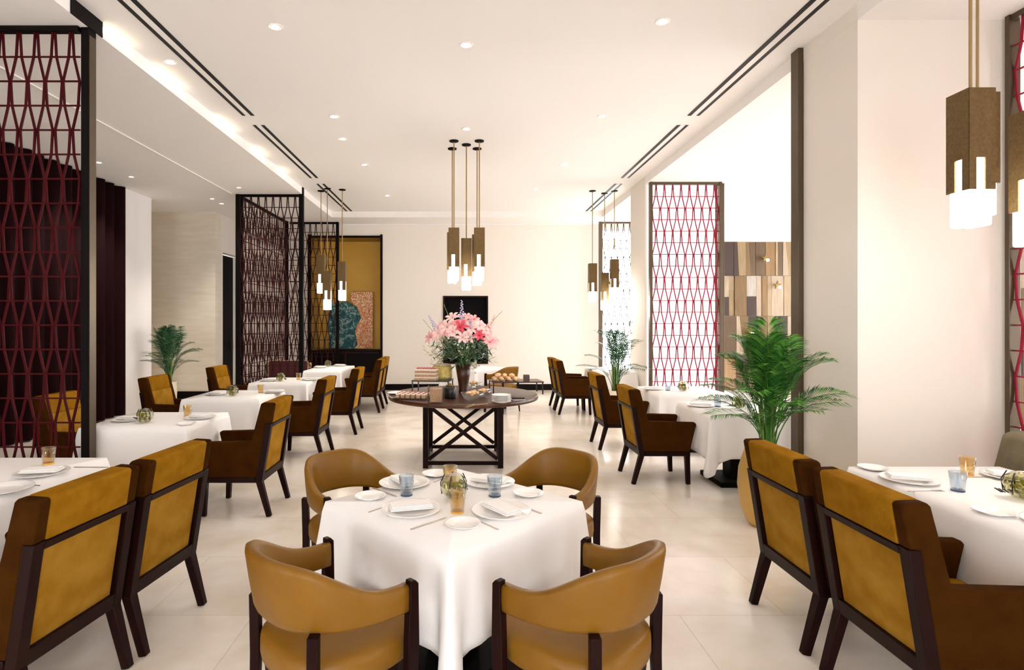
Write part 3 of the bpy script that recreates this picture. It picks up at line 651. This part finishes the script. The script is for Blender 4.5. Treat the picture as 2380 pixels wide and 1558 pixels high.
# ------------------------------------------------------------------ tableware
PZ = TZ + .0065
def tog(y): return (1.65 - PZ) * 1320 / (y - 750)
def at(px, py): D = tog(py); return ((px - 1084) * D / 1320, D)
def plate(r_):
    def f():
        prof = [(0, .004), (r_ * .55, .004), (r_ * .62, .007), (r_ * .70, .012), (r_ * .97, .018), (r_, .019), (r_, .016), (r_ * .70, .007), (r_ * .60, .0), (0, .0)]
        return MB().lathe(prof, 48).build('plate', 'china', smooth=True)
    return f
PL = Proto(plate(.138)); PS = Proto(plate(.078))
def napkin():
    b = MB()
    for i, (w_, d_) in enumerate(((.20, .098), (.195, .094), (.188, .090))): b.box(-w_ / 2, w_ / 2, -d_ / 2 + i * .002, d_ / 2, i * .006, i * .006 + .005)
    return b.build('napkin', 'linen', bevel=.002)
PN = Proto(napkin)
def knife():
    b = MB(); b.prism([(-.006, 0), (.006, 0), (.007, .09), (.010, .12), (.009, .19), (.0, .215), (-.004, .19), (-.005, .09)], 0, .003, 'z'); return b.build('knife', 'steel', bevel=.001)
def fork():
    b = MB(); b.prism([(-.004, 0), (.004, 0), (.003, .12), (.012, .14), (.012, .150), (-.012, .150), (-.012, .14), (-.003, .12)], 0, .003, 'z')
    for k in range(4): x = -.0105 + k * .007; b.box(x - .0015, x + .0015, .150, .192, 0, .003)
    return b.build('fork', 'steel')
PK = Proto(knife); PF = Proto(fork)
def tumbler(gm, bm, h=.105):
    def f():
        r0 = empty('tumbler'); r1, r2 = .031, .040
        MB().lathe([(r1, .010), (r2, h), (r2 - .0025, h), (r1 - .0025, .012), (0, .012), (0, .010)], 28).build('glass_wall', gm, r0, smooth=True)
        MB().lathe([(0, 0), (r1 - .003, 0), (r1, .003), (r1 - .0005, .0098), (0, .0098)], 28).build('glass_base', bm, r0, smooth=False); return r0
    return f
GBl = Proto(tumbler('blue', 'blue_base')); GAm = Proto(tumbler('amber', 'amber_base'))
def ornament():
    r0 = empty('glass_ornament')
    b = MB().sphere((0, 0, .066), .066, 9, 6, (1, 1, .95)); b.build('glass_ball', 'orn_glass', r0)
    q = random.Random(3); b = MB()
    for k in range(16):
        a = q.uniform(0, 6.28); z = q.uniform(.02, .09); rr = q.uniform(.01, .04); b.sphere((rr * math.cos(a), rr * math.sin(a), z), q.uniform(.009, .016), 6, 4)
    b.build('succulent', 'orn_leaf', r0, smooth=True)
    b = MB()
    for k in range(5):
        a = k * 1.3; p = Vector((.066 * math.cos(a), .066 * math.sin(a), .03)); b.tube([p * .9, p * 1.0 + Vector((0, 0, .05)), p * .7 + Vector((0, 0, .10))], .0028, 5)
    for k in range(6):
        a = .3 + k * .25; b.bar((.064 * math.cos(a), .064 * math.sin(a), .02 + k * .004), (.088 * math.cos(a), .088 * math.sin(a), .035 + k * .004), .010, .004)
    b.build('wire_sprig', 'black', r0); return r0
PO = Proto(ornament)
T0 = 'on the central table'
def pput(P, px, py, rz, label, cat, grp, dz=0.0, sc=None):
    x, y = at(px, py); return P.put(x, y, PZ + dz, rz, label, cat, grp, sc)
GP = 'dinner plates'; GQ = 'side plates'; GN = 'folded napkins'; GC = 'cutlery'; GG = 'coloured tumblers'
# central table
for (px, py, r, l) in ((955, 1189, 15, 'nearest on the curtain side, by the table edge'), (1165, 1193, -55, 'nearest on the pier side'), (940, 1127, 120, 'far on the curtain side, by a blue tumbler'), (1138, 1125, -20, 'far on the pier side, behind a blue tumbler')):
    pput(PL, px, py, 0, f'white dinner plate {T0}, {l}', 'plate', GP); x, y = at(px, py)
    PN.put(x, y, PZ + .0195, R(r), f'folded napkin {T0}, plate {l}'.replace(', by the table edge', ''), 'napkin', GN)
for (px, py, l) in ((860, 1159, 'near the corner on the curtain side'), (1076, 1224, 'at the corner toward the viewer'), (1228, 1152, 'near the corner on the pier side'), (1012, 1106, 'at the far corner')):
    pput(PS, px, py, 0, f'small white side plate {T0}, {l}', 'plate', GQ)
for (px, py, l) in ((945, 1152, 'curtain side of the glass ball'), (1150, 1154, 'pier side of the glass ball')): pput(GBl, px, py, 0, f'blue tinted tumbler {T0}, {l}', 'glass', GG)
pput(GAm, 1063, 1192, 0, f'amber tinted tumbler {T0}, in front of the glass ball', 'glass', GG); pput(GAm, 1046, 1128, 0, f'amber tinted tumbler {T0}, behind the glass ball', 'glass', GG)
pput(PO, 1056, 1162, .5, f'faceted gilt glass ball with dark sprig {T0}', 'ornament', 'glass ball table ornaments', sc=1.05)
def cut(P, p, q, label):
    x, y = at(*p); x2, y2 = at(*q); return P.put(x, y, PZ, math.atan2(y2 - y, x2 - x) - PI / 2, label, 'cutlery', GC)
cut(PK, (955, 1232), (1040, 1203), f'steel knife {T0}, beside the nearest plate on the curtain side'); cut(PF, (857, 1192), (915, 1172), f'steel fork {T0}, between side plate and nearest curtain-side plate')
cut(PK, (1258, 1195), (1215, 1178), f'steel knife {T0}, outside the nearest plate on the pier side'); cut(PF, (1158, 1232), (1112, 1212), f'steel fork {T0}, between front side plate and pier-side plate')
cut(PK, (868, 1135), (930, 1158), f'steel knife {T0}, by the blue tumbler on the curtain side'); cut(PF, (1008, 1122), (1040, 1110), f'steel fork {T0}, near the far corner')
# foreground table, curtain side
FT = 'on the foreground table by the nearest lattice screen'
pput(PL, 98, 1103, 0, f'white dinner plate {FT}', 'plate', GP); x, y = at(98, 1103); PN.put(x, y, PZ + .0195, R(10), f'folded napkin on the plate {FT}', 'napkin', GN)
pput(GAm, 113, 1079, 0, f'amber tinted tumbler {FT}', 'glass', GG); pput(PL, 6, 1142, 0, f'cut-off white dinner plate {FT}', 'plate', GP)
cut(PK, (172, 1087), (212, 1087), f'steel knife {FT}'); cut(PF, (92, 1130), (30, 1124), f'steel fork {FT}')
# foreground table, pier side
RTb = 'on the foreground table below the pendants'
for px, py, l in ((2112, 1119, 'beside the blue tumbler'), (2350, 1112, 'farthest, near the dark banquette'), (2470, 1224, 'nearest the viewer')):
    pput(PL, px, py, 0, f'white dinner plate {RTb}, {l}', 'plate', GP); x, y = at(px, py); PN.put(x, y, PZ + .0195, R(-20), f'folded napkin {RTb}, plate {l}', 'napkin', GN)
for px, py, l in ((2028, 1092, 'at the far corner'), (2308, 1195, 'by the edge toward the armchair')): pput(PS, px, py, 0, f'small side plate {RTb}, {l}', 'plate', GQ)
pput(GAm, 2248, 1104, 0, f'amber tinted tumbler {RTb}', 'glass', GG); pput(GBl, 2226, 1142, 0, f'blue tinted tumbler {RTb}', 'glass', GG)
pput(PO, 2372, 1160, 2.2, f'faceted gilt glass ball with dark sprig {RTb}', 'ornament', 'glass ball table ornaments', sc=1.1)
cut(PF, (2110, 1143), (2190, 1142), f'steel fork {RTb}'); cut(PK, (2245, 1110), (2290, 1110), f'steel knife {RTb}')
# other tables
def sett(i, plates, ball, ambers, cl):
    for k, (px, py) in enumerate(plates):
        l = ('nearest' if k == 0 else 'farther') if len(plates) > 1 else ''
        w2 = f'{l} of the dinner plates' if l else 'white dinner plate'
        pput(PL, px, py, 0, f'{w2} {cl}', 'plate', GP); x, y = at(px, py); PN.put(x, y, PZ + .0195, R(rnd.uniform(-30, 30)), f'folded napkin on the {l} plate {cl}'.replace('  ', ' '), 'napkin', GN)
    if ball: pput(PO, *ball, rnd.uniform(0, 3), f'gilt glass ball {cl}', 'ornament', 'glass ball table ornaments', sc=1.05)
    for a in ambers: pput(GAm, *a, 0, f'amber tumbler {cl}', 'glass', GG)
sett(2, [(300, 978), (465, 973)], (337, 984), [(436, 968)], 'on the table behind the nearest lattice screen'); pput(PS, 432, 988, 0, 'small side plate on the table behind the nearest lattice screen', 'plate', GQ)
sett(3, [(505, 918), (640, 913)], (541, 921), [(606, 914)], 'on the third table back, curtain side')
sett(4, [(625, 886), (722, 884)], (652, 887), [(694, 883)], 'on the table in front of the booth')
sett(5, [(745, 855), (790, 851)], (762, 853), [(720, 856)], 'on the far table beside the booth post')
sett(7, [(1628, 945)], (1718, 950), [], 'on the table behind the gold planter'); pput(GBl, 1668, 946, 0, 'blue tumbler on the table behind the gold planter', 'glass', GG)
sett(8, [(1515, 906)], (1588, 910), [], 'on the table in front of the middle pier'); pput(GBl, 1552, 908, 0, 'blue tumbler on the table in front of the middle pier', 'glass', GG)
sett(9, [(1375, 858), (1430, 862)], None, [], 'on the far table beside the small palm')
sett(10, [(1095, 857)], None, [], 'on the distant table behind the buffet')

# ------------------------------------------------------------------ banquettes
r0 = empty('banquette', (-3.78, 12.1, 0)); tag(r0, 'dark maroon leather banquette with pale piping inside the lattice booth', 'sofa')
MB().box(-.42, .42, -.06, .06, .0, .84).build('backrest', 'sofa_red', r0, bevel=.02); MB().box(-.42, .42, .065, .60, .0, .44).build('seat', 'sofa_red', r0, bevel=.02)
b = MB(); b.tube([(-.41, -.064, .10), (-.42, -.064, .80), (-.39, -.064, .842), (.39, -.064, .842), (.42, -.064, .80), (.41, -.064, .1)], .007, 6); b.build('piping', 'piping', r0, smooth=True)
r0 = empty('banquette', (3.75, 2.3, 0)); tag(r0, 'black and olive banquette beside the foreground table under the pendants', 'sofa')
b = MB(); b.prism([(-.34, .40), (.42, .40), (.42, 0.0), (-.26, 0.0)], -1.2, 1.32, 'y'); b.build('seat', 'sofa_black', r0, bevel=.02)
b = MB(); b.prism([(-.20, .405), (-.38 + .13, .70), (-.19, .93), (-.12, .955), (.30, .955), (.42, .405)], -1.2, 1.14, 'y'); b.build('backrest', 'sofa_black', r0, bevel=.03, seg=3)
b = MB(); b.prism([(-.33, .405), (-.37, .68), (-.30, .94), (-.24, .955), (.32, .955), (.42, .405)], 1.15, 1.37, 'y'); b.build('end_bolster', 'olive', r0, bevel=.03, seg=3)

# ------------------------------------------------------------------ buffet table
bx, by, bz = -.037, 6.87, .79
r0 = empty('buffet_table', (bx, by, 0)); tag(r0, 'large round dark wooden buffet table on a square base with crossed braces', 'table')
MB().lathe([(0, .735), (.86, .735), (.895, .745), (.90, .765), (.895, .785), (.885, .79), (0, .79)], 72).build('tabletop', 'wood_rim', r0, smooth=False)
hw = .425
for sx in (-1, 1):
    for sy in (-1, 1): MB().box(sx * hw - .03, sx * hw + .03, sy * hw - .03, sy * hw + .03, 0, .735).build('leg', 'wood_dark', r0, bevel=.004)
for ax in ('x', 'y'):
    for s in (-1, 1):
        b = MB(); g = s * (hw - .0)
        def P3(u, z, o=0): return (u, g + o, z) if ax == 'x' else (g + o, u, z)
        b.bar(P3(-hw + .03, .055), P3(hw - .03, .055), .04, .04); b.build('stretcher', 'wood_dark', r0, bevel=.003)
        b = MB(); b.bar(P3(-hw + .03, .71), P3(hw - .03, .71), .045, .04); b.build('apron', 'wood_dark', r0, bevel=.003)
        if ax == 'x':
            b = MB(); i_ = hw - .035
            for sg, o in ((1, .010), (-1, -.010)): b.bar(P3(-i_ * sg, .70, o), P3(i_ * sg, .10, o), .042, .020, up=(0, 1, 0))
            b.build('cross_brace', 'wood_dark', r0)
def bt(px, py, z=bz): D = (1.65 - z) * 1320 / (py - 750); return ((px - 1084) * D / 1320, D)
# risers
def riser(name, x, y, w_, d_, h_, topm, rz, label):
    r1 = empty(name, (x, y, bz), rz); tag(r1, label, 'stand', 'display stands on the buffet')
    MB().box(-w_ / 2, w_ / 2, -d_ / 2, d_ / 2, h_ - .014, h_).build('shelf', topm, r1, bevel=.002)
    for sx in (-1, 1):
        for sy in (-1, 1): MB().box(sx * (w_ / 2 - .012) - .007, sx * (w_ / 2 - .012) + .007, sy * (d_ / 2 - .012) - .007, sy * (d_ / 2 - .012) + .007, 0, h_ - .014).build('leg', 'black', r1)
    return r1
riser('food_stand', -.41, 6.95, .46, .34, .165, 'black', R(-8), 'black raised food stand on the buffet carrying the layered cakes')
riser('food_stand', .60, 6.92, .62, .34, .155, 'wood_rim', R(6), 'long wooden raised stand on the window side of the buffet')
# cakes
M['cream'] = mat('cream_icing', (0.85, 0.74, 0.62), 0.6); M['sponge'] = m_speckle('sponge', [(0.30, 0.16, 0.08), (0.55, 0.36, 0.22), (0.42, 0.22, 0.12), (0.75, 0.60, 0.45)], 40)
M['yellow_cake'] = m_speckle('golden_bread', [(0.62, 0.42, 0.10), (0.80, 0.62, 0.20), (0.70, 0.50, 0.12), (0.88, 0.78, 0.50)], 22)
M['berry'] = mat('berry', (0.50, 0.16, 0.14), 0.4); M['pastry'] = m_speckle('pastry', [(0.60, 0.30, 0.10), (0.82, 0.58, 0.32), (0.75, 0.42, 0.2), (0.93, 0.85, 0.72)], 30)
zt = bz + .1655
r1 = empty('layer_cake', (-.48, 6.85, zt), R(-10)); tag(r1, 'pale layered slab cake with rows of pink topping on the black stand', 'cake')
for k in range(3): MB().box(-.13, .13, -.07, .07, k * .045, k * .045 + .024).build('sponge_layer', 'sponge', r1, bevel=.004); MB().box(-.132, .132, -.072, .072, k * .045 + .0245, k * .045 + .0445).build('cream_layer', 'cream', r1, bevel=.006)
b = MB(); [b.sphere((-.105 + i * .035, -.04 + j * .04, .142), .012, 8, 5) for i in range(7) for j in range(3)]; b.build('topping', 'berry', r1, smooth=True)
r1 = empty('loaf_cake', (-.30, 7.06, zt), R(12)); tag(r1, 'round golden cake behind the slab cake on the black stand', 'cake')
MB().lathe([(0, 0), (.115, 0), (.125, .03), (.125, .14), (.105, .165), (0, .172)], 28).build('cake_body', 'yellow_cake', r1, smooth=True); MB().lathe([(.09, .170), (.112, .166), (.112, .178), (.09, .182)], 24, closed=True).build('icing_ring', 'cream', r1, smooth=True)
# under/around left
x, y = bt(928, 912); P2 = Proto(plate(.125)); P2.put(x, 6.85, bz + .001, 0, 'flat white serving plate at the outer edge of the buffet, curtain side', 'plate')
GD = 'small cream pastries on the buffet tray'
r1 = MB().box(-.20, .20, -.13, .13, 0, .012).build('serving_tray', 'black', bevel=.004); x, y = bt(960, 926); r1.location = (x, y, bz + .001); r1.rotation_euler = (0, 0, R(-12)); tag(r1, 'black serving tray of cream pastries near the front edge of the buffet', 'tray')
def petit():
    r2 = empty('pastry'); MB().box(-.02, .02, -.02, .02, 0, .03).build('sponge_base', 'sponge', r2, bevel=.003); MB().box(-.02, .02, -.02, .02, .0305, .046).build('cream_top', 'cream', r2, bevel=.006); MB().sphere((0, 0, .052), .009, 8, 5).build('berry', 'berry', r2, smooth=True); return r2
PP = Proto(petit); tx, ty = x, y
for i in range(6):
    for j in range(4):
        u = Vector((-.15 + i * .06, -.09 + j * .06, 0)); u.rotate(Matrix.Rotation(R(-12), 3, 'Z')); PP.put(tx + u.x, ty + u.y, bz + .0135, R(-12), 'small cream topped pastry with a berry on the black buffet tray', 'pastry', GD)
x, y = bt(1013, 936); r1 = empty('cake_box', (x, y, bz + .001)); tag(r1, 'clear glass box holding a brown speckled cake on the front of the buffet', 'cake')
MB().box(-.062, .062, -.05, .05, .004, .155).build('cake_block', 'sponge', r1, bevel=.008)
b = MB()
for sx in (-1, 1): b.box(sx * .082 - .002, sx * .082 + .002, -.07, .07, 0, .175); b.box(-.08, .08, sx * .07 - .002, sx * .07 + .002, 0, .175)
b.build('glass_case', 'clear', r1)
x, y = bt(1046, 928); r1 = empty('storage_jar', (x, y + .05, bz + .001)); tag(r1, 'dark lidded glass jar beside the boxed cake on the buffet', 'jar')
MB().lathe([(0, 0), (.06, 0), (.068, .01), (.068, .12), (.055, .135), (0, .135)], 24).build('jar_body', 'black', r1, smooth=True); MB().lathe([(0, .136), (.05, .136), (.05, .15), (.012, .158), (.012, .172), (0, .174)], 20).build('lid', 'brass', r1, smooth=True)
# glass bowls
def bowl(r_, h_, m='clear'):
    def f():
        r2 = empty('glass_bowl'); MB().lathe([(.03, 0), (.035, .012), (r_ * .7, h_ * .35), (r_, h_), (r_ - .005, h_), (r_ * .7 - .006, h_ * .35 + .006), (0, .02), (0, 0)], 28).build('bowl', m, r2, smooth=True)
        q = random.Random(5); b = MB()
        for k in range(14): a = q.uniform(0, 6.28); rr = q.uniform(0, r_ * .6); b.sphere((rr * math.cos(a), rr * math.sin(a), h_ * .75 + q.uniform(0, .03)), q.uniform(.018, .03), 8, 5, (1, .8, .6))
        b.build('pastries', 'pastry', r2, smooth=True)['kind'] = 'stuff'; return r2
    return f
PBo = Proto(bowl(.13, .10))
for px, py, l, s in ((1098, 934, 'at the front of the buffet by the white plates', 1.0), (1100, 906, 'in the middle of the buffet before the vase', .9), (1122, 924, 'behind the front bowl, toward the windows', .85)):
    x, y = bt(px, py); PBo.put(x, y, bz + .001, 0, 'clear glass bowl heaped with pastries ' + l, 'bowl', 'pastry bowls on the buffet', sc=s)
# bread rolls on the right stand
rr_ = random.Random(11)
def roll(): return MB().sphere((0, 0, .022), .032, 10, 7, (1.3, .8, .7)).build('bread_roll', 'pastry', smooth=True)
PR = Proto(roll)
for k in range(19):
    lay = 0 if k < 12 else 1; m_ = k if k < 12 else k - 12; nx_ = 4 if lay == 0 else 3
    PR.put(.34 + (m_ % nx_) * .085 + lay * .042 + rr_.uniform(-.008, .008), 6.82 + (m_ // nx_) * .075 + lay * .035, bz + .1560 + lay * .040, rr_.uniform(0, 3), 'pale golden bread roll heaped on the raised wooden stand of the buffet', 'bread', 'bread rolls on the raised stand')
r1 = empty('wooden_box', (.72, 6.83, bz + .1562)); tag(r1, 'tiny square brown wooden box on the raised stand of the buffet', 'box')
b = MB(); b.box(-.035, .035, -.035, .035, 0, .006)
for s in (-1, 1): b.box(s * .033 - .003, s * .033 + .003, -.03, .03, .006, .075); b.box(-.036, .036, s * .033 - .003, s * .033 + .003, .006, .075)
b.build('box_body', 'wood_rim', r1)
x, y = bt(1165, 936)
PW = Proto(plate(.105))
for k in range(6): PW.put(x, y, bz + .001 + k * .0135, 0, f'white plate in the stack on the buffet, {["lowest", "second from the bottom", "third from the bottom", "third from the top", "second from the top", "topmost"][k]}', 'plate', 'stack of white plates on the buffet')
x, y = bt(1200, 930); GNp = 'folded cloths on the buffet'
for k in range(3):
    o = MB().box(-.07, .07, -.05, .05, 0, .010).build('linen_stack', ('linen', 'sofa_red', 'black')[k], bevel=.002); o.location = (x + .02, y, bz + .001 + k * .011); o.rotation_euler = (0, 0, R(10 - k * 6)); tag(o, ('folded white cloth', 'folded maroon cloth', 'folded black cloth')[k] + ' beside the plate stack on the buffet', 'cloth', GNp)
def tongs():
    r2 = empty('serving_tongs')
    for s in (-1, 1): MB().tube([(0, 0, .02), (s * .018, .08, .016), (s * .012, .17, .006)], .004, 6).build('arm', 'brass_thin', r2, smooth=True)
    return r2
PT = Proto(tongs)
x, y = bt(1098, 943); PT.put(x + .02, y - .03, bz, R(150), 'gold serving tongs at the front rim of the buffet, below the bowl', 'tongs', 'gold serving tongs'); PT.put(x + .16, y - .02, bz, R(95), 'gold serving tongs lying beside the plate stack', 'tongs', 'gold serving tongs')

# ------------------------------------------------------------------ flowers
vx, vy = -.037, 7.02
r0 = empty('flower_arrangement', (vx, vy, bz)); tag(r0, 'dark tapered vase of pink lilies and greenery in the middle of the buffet', 'flowers')
MB().lathe([(0, 0), (.060, 0), (.060, .02), (.055, .05), (.075, .18), (.105, .36), (.095, .36), (.065, .18), (0, .05)], 28).build('vase', 'wood_rim', r0, smooth=True)
M['pink'] = mat('pink_petal', (0.78, 0.30, 0.32), 0.5, noise=(20, 2, (0.88, 0.55, 0.52), 0.2)); M['blush'] = mat('blush_petal', (0.88, 0.60, 0.58), 0.5); M['red'] = mat('red_petal', (0.70, 0.07, 0.12), 0.5); M['lilac'] = mat('lilac_floret', (0.50, 0.48, 0.68), 0.6); M['cream_fl'] = mat('cream_floret', (0.75, 0.70, 0.50), 0.6)
def lily(m):
    b = MB()
    for k in range(6):
        a = k * PI / 3; rt = Matrix.Rotation(a, 4, 'Z'); wv = [0, .016, .022, .014, 0]; rr = [0.0, .025, .055, .08, .098]; zz = [0, .022, .036, .036, .022]; vs = []
        for i in range(5): vs += [(rr[i], -wv[i], zz[i]), (rr[i], wv[i], zz[i])]
        b.add(vs, [(2 * i, 2 * i + 1, 2 * i + 3, 2 * i + 2) for i in range(4)], rt)
    for k in range(5): a = k * 1.25; b.tube([(0, 0, .005), (.015 * math.cos(a), .015 * math.sin(a), .05)], .0022, 4)
    me = b.build('lily', m, None, smooth=True); return me
q = random.Random(42); lil = {}
for m in ('pink', 'blush', 'red'): lil[m] = lily(m); lil[m].parent = r0
used = set()
L_ = []
for k in range(40):
    a = k * 2.399; f = math.sqrt((k + .5) / 40); rr = .40 * f; z = .62 + .30 * (1 - f * f) + q.uniform(-.09, .06); L_.append((rr * math.cos(a), rr * math.sin(a) * .85, z, a, f))
for k, (x, y, z, a, f) in enumerate(L_):
    m = q.choice(('pink', 'pink', 'pink', 'blush', 'blush', 'blush', 'red') if f > .3 else ('pink', 'blush'))
    o = lil[m] if m not in used else lil[m].copy()
    if m in used: COL.objects.link(o)
    used.add(m); o.parent = r0; o.location = (x, y - .02, z)
    dr = Vector((x, y - .25, .18 + .25 * (1 - f))).normalized(); o.rotation_euler = dr.to_track_quat('Z', 'Y').to_euler(); o.scale = (q.uniform(.8, 1.2),) * 3
b = MB()
for k in range(700):
    a = q.uniform(0, 6.283); f = q.random() ** .5; rr = .36 * f; z = q.uniform(.36, .66) + .08 * (1 - f); p = Vector((rr * math.cos(a), rr * math.sin(a), z))
    d_ = Vector((math.cos(a) + q.uniform(-.6, .6), math.sin(a) + q.uniform(-.6, .6), q.uniform(-1.0, .7))).normalized(); s_ = d_.cross(Vector((0, 0, 1))).normalized(); l_ = q.uniform(.06, .12); w_ = q.uniform(.010, .018)
    b.add([p, p + d_ * l_ * .5 + s_ * w_, p + d_ * l_, p + d_ * l_ * .5 - s_ * w_], [(0, 1, 2, 3)])
b.build('foliage', 'leaf_dark', r0)['kind'] = 'stuff'
b = MB()
for k in range(26): a = q.uniform(0, 6.28); rr = q.uniform(.1, .36); b.tube([(q.uniform(-.03, .03), q.uniform(-.03, .03), .30), (rr * .5 * math.cos(a), rr * .5 * math.sin(a), .5), (rr * math.cos(a), rr * math.sin(a), .70)], .004, 5)
b.tube([(-.2, 0, .55), (-.40, -.02, .78), (-.50, 0, .90)], .003, 4); b.tube([(.2, 0, .6), (.36, -.02, .88), (.48, 0, 1.0)], .003, 4); b.tube([(-.1, 0, .7), (-.20, 0, .98), (-.24, 0, 1.08)], .003, 4); b.build('stems', 'stem', r0, smooth=True)['kind'] = 'stuff'
def spike(x, y, z, h, m, tilt):
    b = MB(); qq = random.Random(int(x * 1000))
    for k in range(26): t_ = k / 26; a = k * 2.4; rr = .030 * (1 - t_ * .8); b.sphere((rr * math.cos(a), rr * math.sin(a), h * t_), .015 * (1 - t_ * .5), 6, 4)
    o = b.build('flower_spike', m, r0, smooth=True); o.location = (x, y, z); o.rotation_euler = (0, tilt, 0)
spike(-.02, -.1, .84, .30, 'lilac', 0); spike(-.30, -.05, .72, .26, 'lilac', -.5); spike(.05, -.18, .70, .2, 'lilac', .2); spike(.30, 0, .76, .22, 'blush', .45)
b = MB()
for k in range(60): b.sphere((-.34 + q.gauss(0, .07), -.05 + q.gauss(0, .05), .50 + q.gauss(0, .08)), q.uniform(.008, .014), 6, 4)
for k in range(20): b.sphere((.13 + q.gauss(0, .03), -.14 + q.gauss(0, .03), .34 + q.gauss(0, .04)), q.uniform(.01, .02), 6, 4)
b.build('small_blossoms', 'cream_fl', r0, smooth=True)['kind'] = 'stuff'

# ------------------------------------------------------------------ palms
def frond_mesh(q, Rr, H, t0=.42, leaf=.27, n=20, wl=.011):
    b = MB(); pts = []
    for i in range(11):
        t = i / 10; pts.append(Vector((Rr * t ** 2.1, 0, H * (1 - (1 - t) ** 1.25) * (1 - .22 * max(0, t - .5) * 2 * (Rr / .5)))))
    b.tube(pts, [.0065 * (1 - .75 * i / 10) for i in range(11)], 5)
    def P(t): f = t * 10; i = min(9, int(f)); return pts[i].lerp(pts[i + 1], f - i)
    for k in range(n):
        t = t0 + (1 - t0) * (k + .5) / n; p = P(t); tg = (P(min(1, t + .03)) - P(max(0, t - .03))).normalized(); L = leaf * (math.sin(PI * (.18 + .72 * (k + .5) / n)) ** .7) * q.uniform(.85, 1.1)
        for s in (-1, 1):
            side = Vector((0, s, 0)); up = tg.cross(side) * (-s) if False else side.cross(tg) * s
            if up.z < 0: up = -up
            d_ = (side * .78 + tg * .75 + up * .22).normalized(); e1 = p + d_ * L * .5; e2 = p + d_ * L + Vector((0, 0, -.16 * L - .02)); wv = tg.cross(d_).cross(d_).normalized() * wl
            b.add([p, e1 + wv, e1 - wv, e2], [(0, 1, 2), (1, 3, 2)])
    return b
def palm(x, y, pot, base, H, Rr, nf, seed, label, leafm='leaf', leaf=.27, zs=1.0, wl=.011, n=20):
    q = random.Random(seed); r0 = empty('potted_palm', (x, y, 0)); tag(r0, label, 'plant')
    if pot: pot(r0)
    kinds = []
    for j in range(6):
        f = (.22, .45, .75, 1.0, 1.06, .60)[j]; o = frond_mesh(q, Rr * f, H * (1.0, .97, .86, .68, .50, .95)[j], .40 if j < 4 else .32, leaf, n=n, wl=wl).build('frond', leafm, None); kinds.append(o)
    us = set()
    for k in range(nf):
        j = k % 6; o = kinds[j] if j not in us else kinds[j].copy()
        if j in us: COL.objects.link(o)
        us.add(j); o.parent = r0; a = k * 2.399 + q.uniform(-.3, .3); rr = .05 * q.random(); o.location = (rr * math.cos(a), rr * math.sin(a), base); o.rotation_euler = (q.uniform(-.16, .16), q.uniform(-.10, .14), a); s = q.uniform(.88, 1.06); o.scale = (s, s, s * q.uniform(.92, 1.0))
    b = MB()
    for k in range(9): a = k * .7; rr = .035; b.tube([(rr * math.cos(a), rr * math.sin(a), base - .02), (rr * 1.6 * math.cos(a), rr * 1.6 * math.sin(a), base + H * .38)], [.011, .006], 6)
    b.build('canes', 'stem', r0, smooth=True)
    return r0
def pot_gold(r0):
    MB().lathe([(0, 0), (.13, 0), (.16, .03), (.205, .16), (.225, .32), (.215, .46), (.18, .58), (.165, .63), (.150, .63), (.155, .58), (0, .57)], 40).build('pot', 'gold_pot', r0, smooth=True); MB().lathe([(0, .572), (.15, .572), (.15, .60), (0, .60)], 24).build('soil', 'soil', r0)
def pot_cream(r0):
    MB().lathe([(0, 0), (.10, 0), (.12, .05), (.14, .40), (.13, .56), (.118, .56), (.12, .5), (0, .5)], 32).build('pot', 'white_pot', r0, smooth=True); MB().lathe([(0, .502), (.115, .502), (.115, .53), (0, .53)], 24).build('soil', 'soil', r0)
palm(2.45, 4.62, pot_gold, .60, 1.07, .44, 38, 4, 'large lush palm in a bulging gold planter behind the pier-side armchairs', leaf=.26, wl=.0058, n=34)
palm(2.40, 9.15, pot_cream, .54, 1.16, .50, 20, 8, 'slender dark green palm in a cream pot near the bright lattice screens', 'leaf_deep', leaf=.24, wl=.008)
palm(-5.50, 10.50, pot_cream, .54, 1.14, .46, 26, 15, 'bushy dark green palm in the corner between curtain pier and stone wall', 'leaf_deep', leaf=.28, wl=.008)
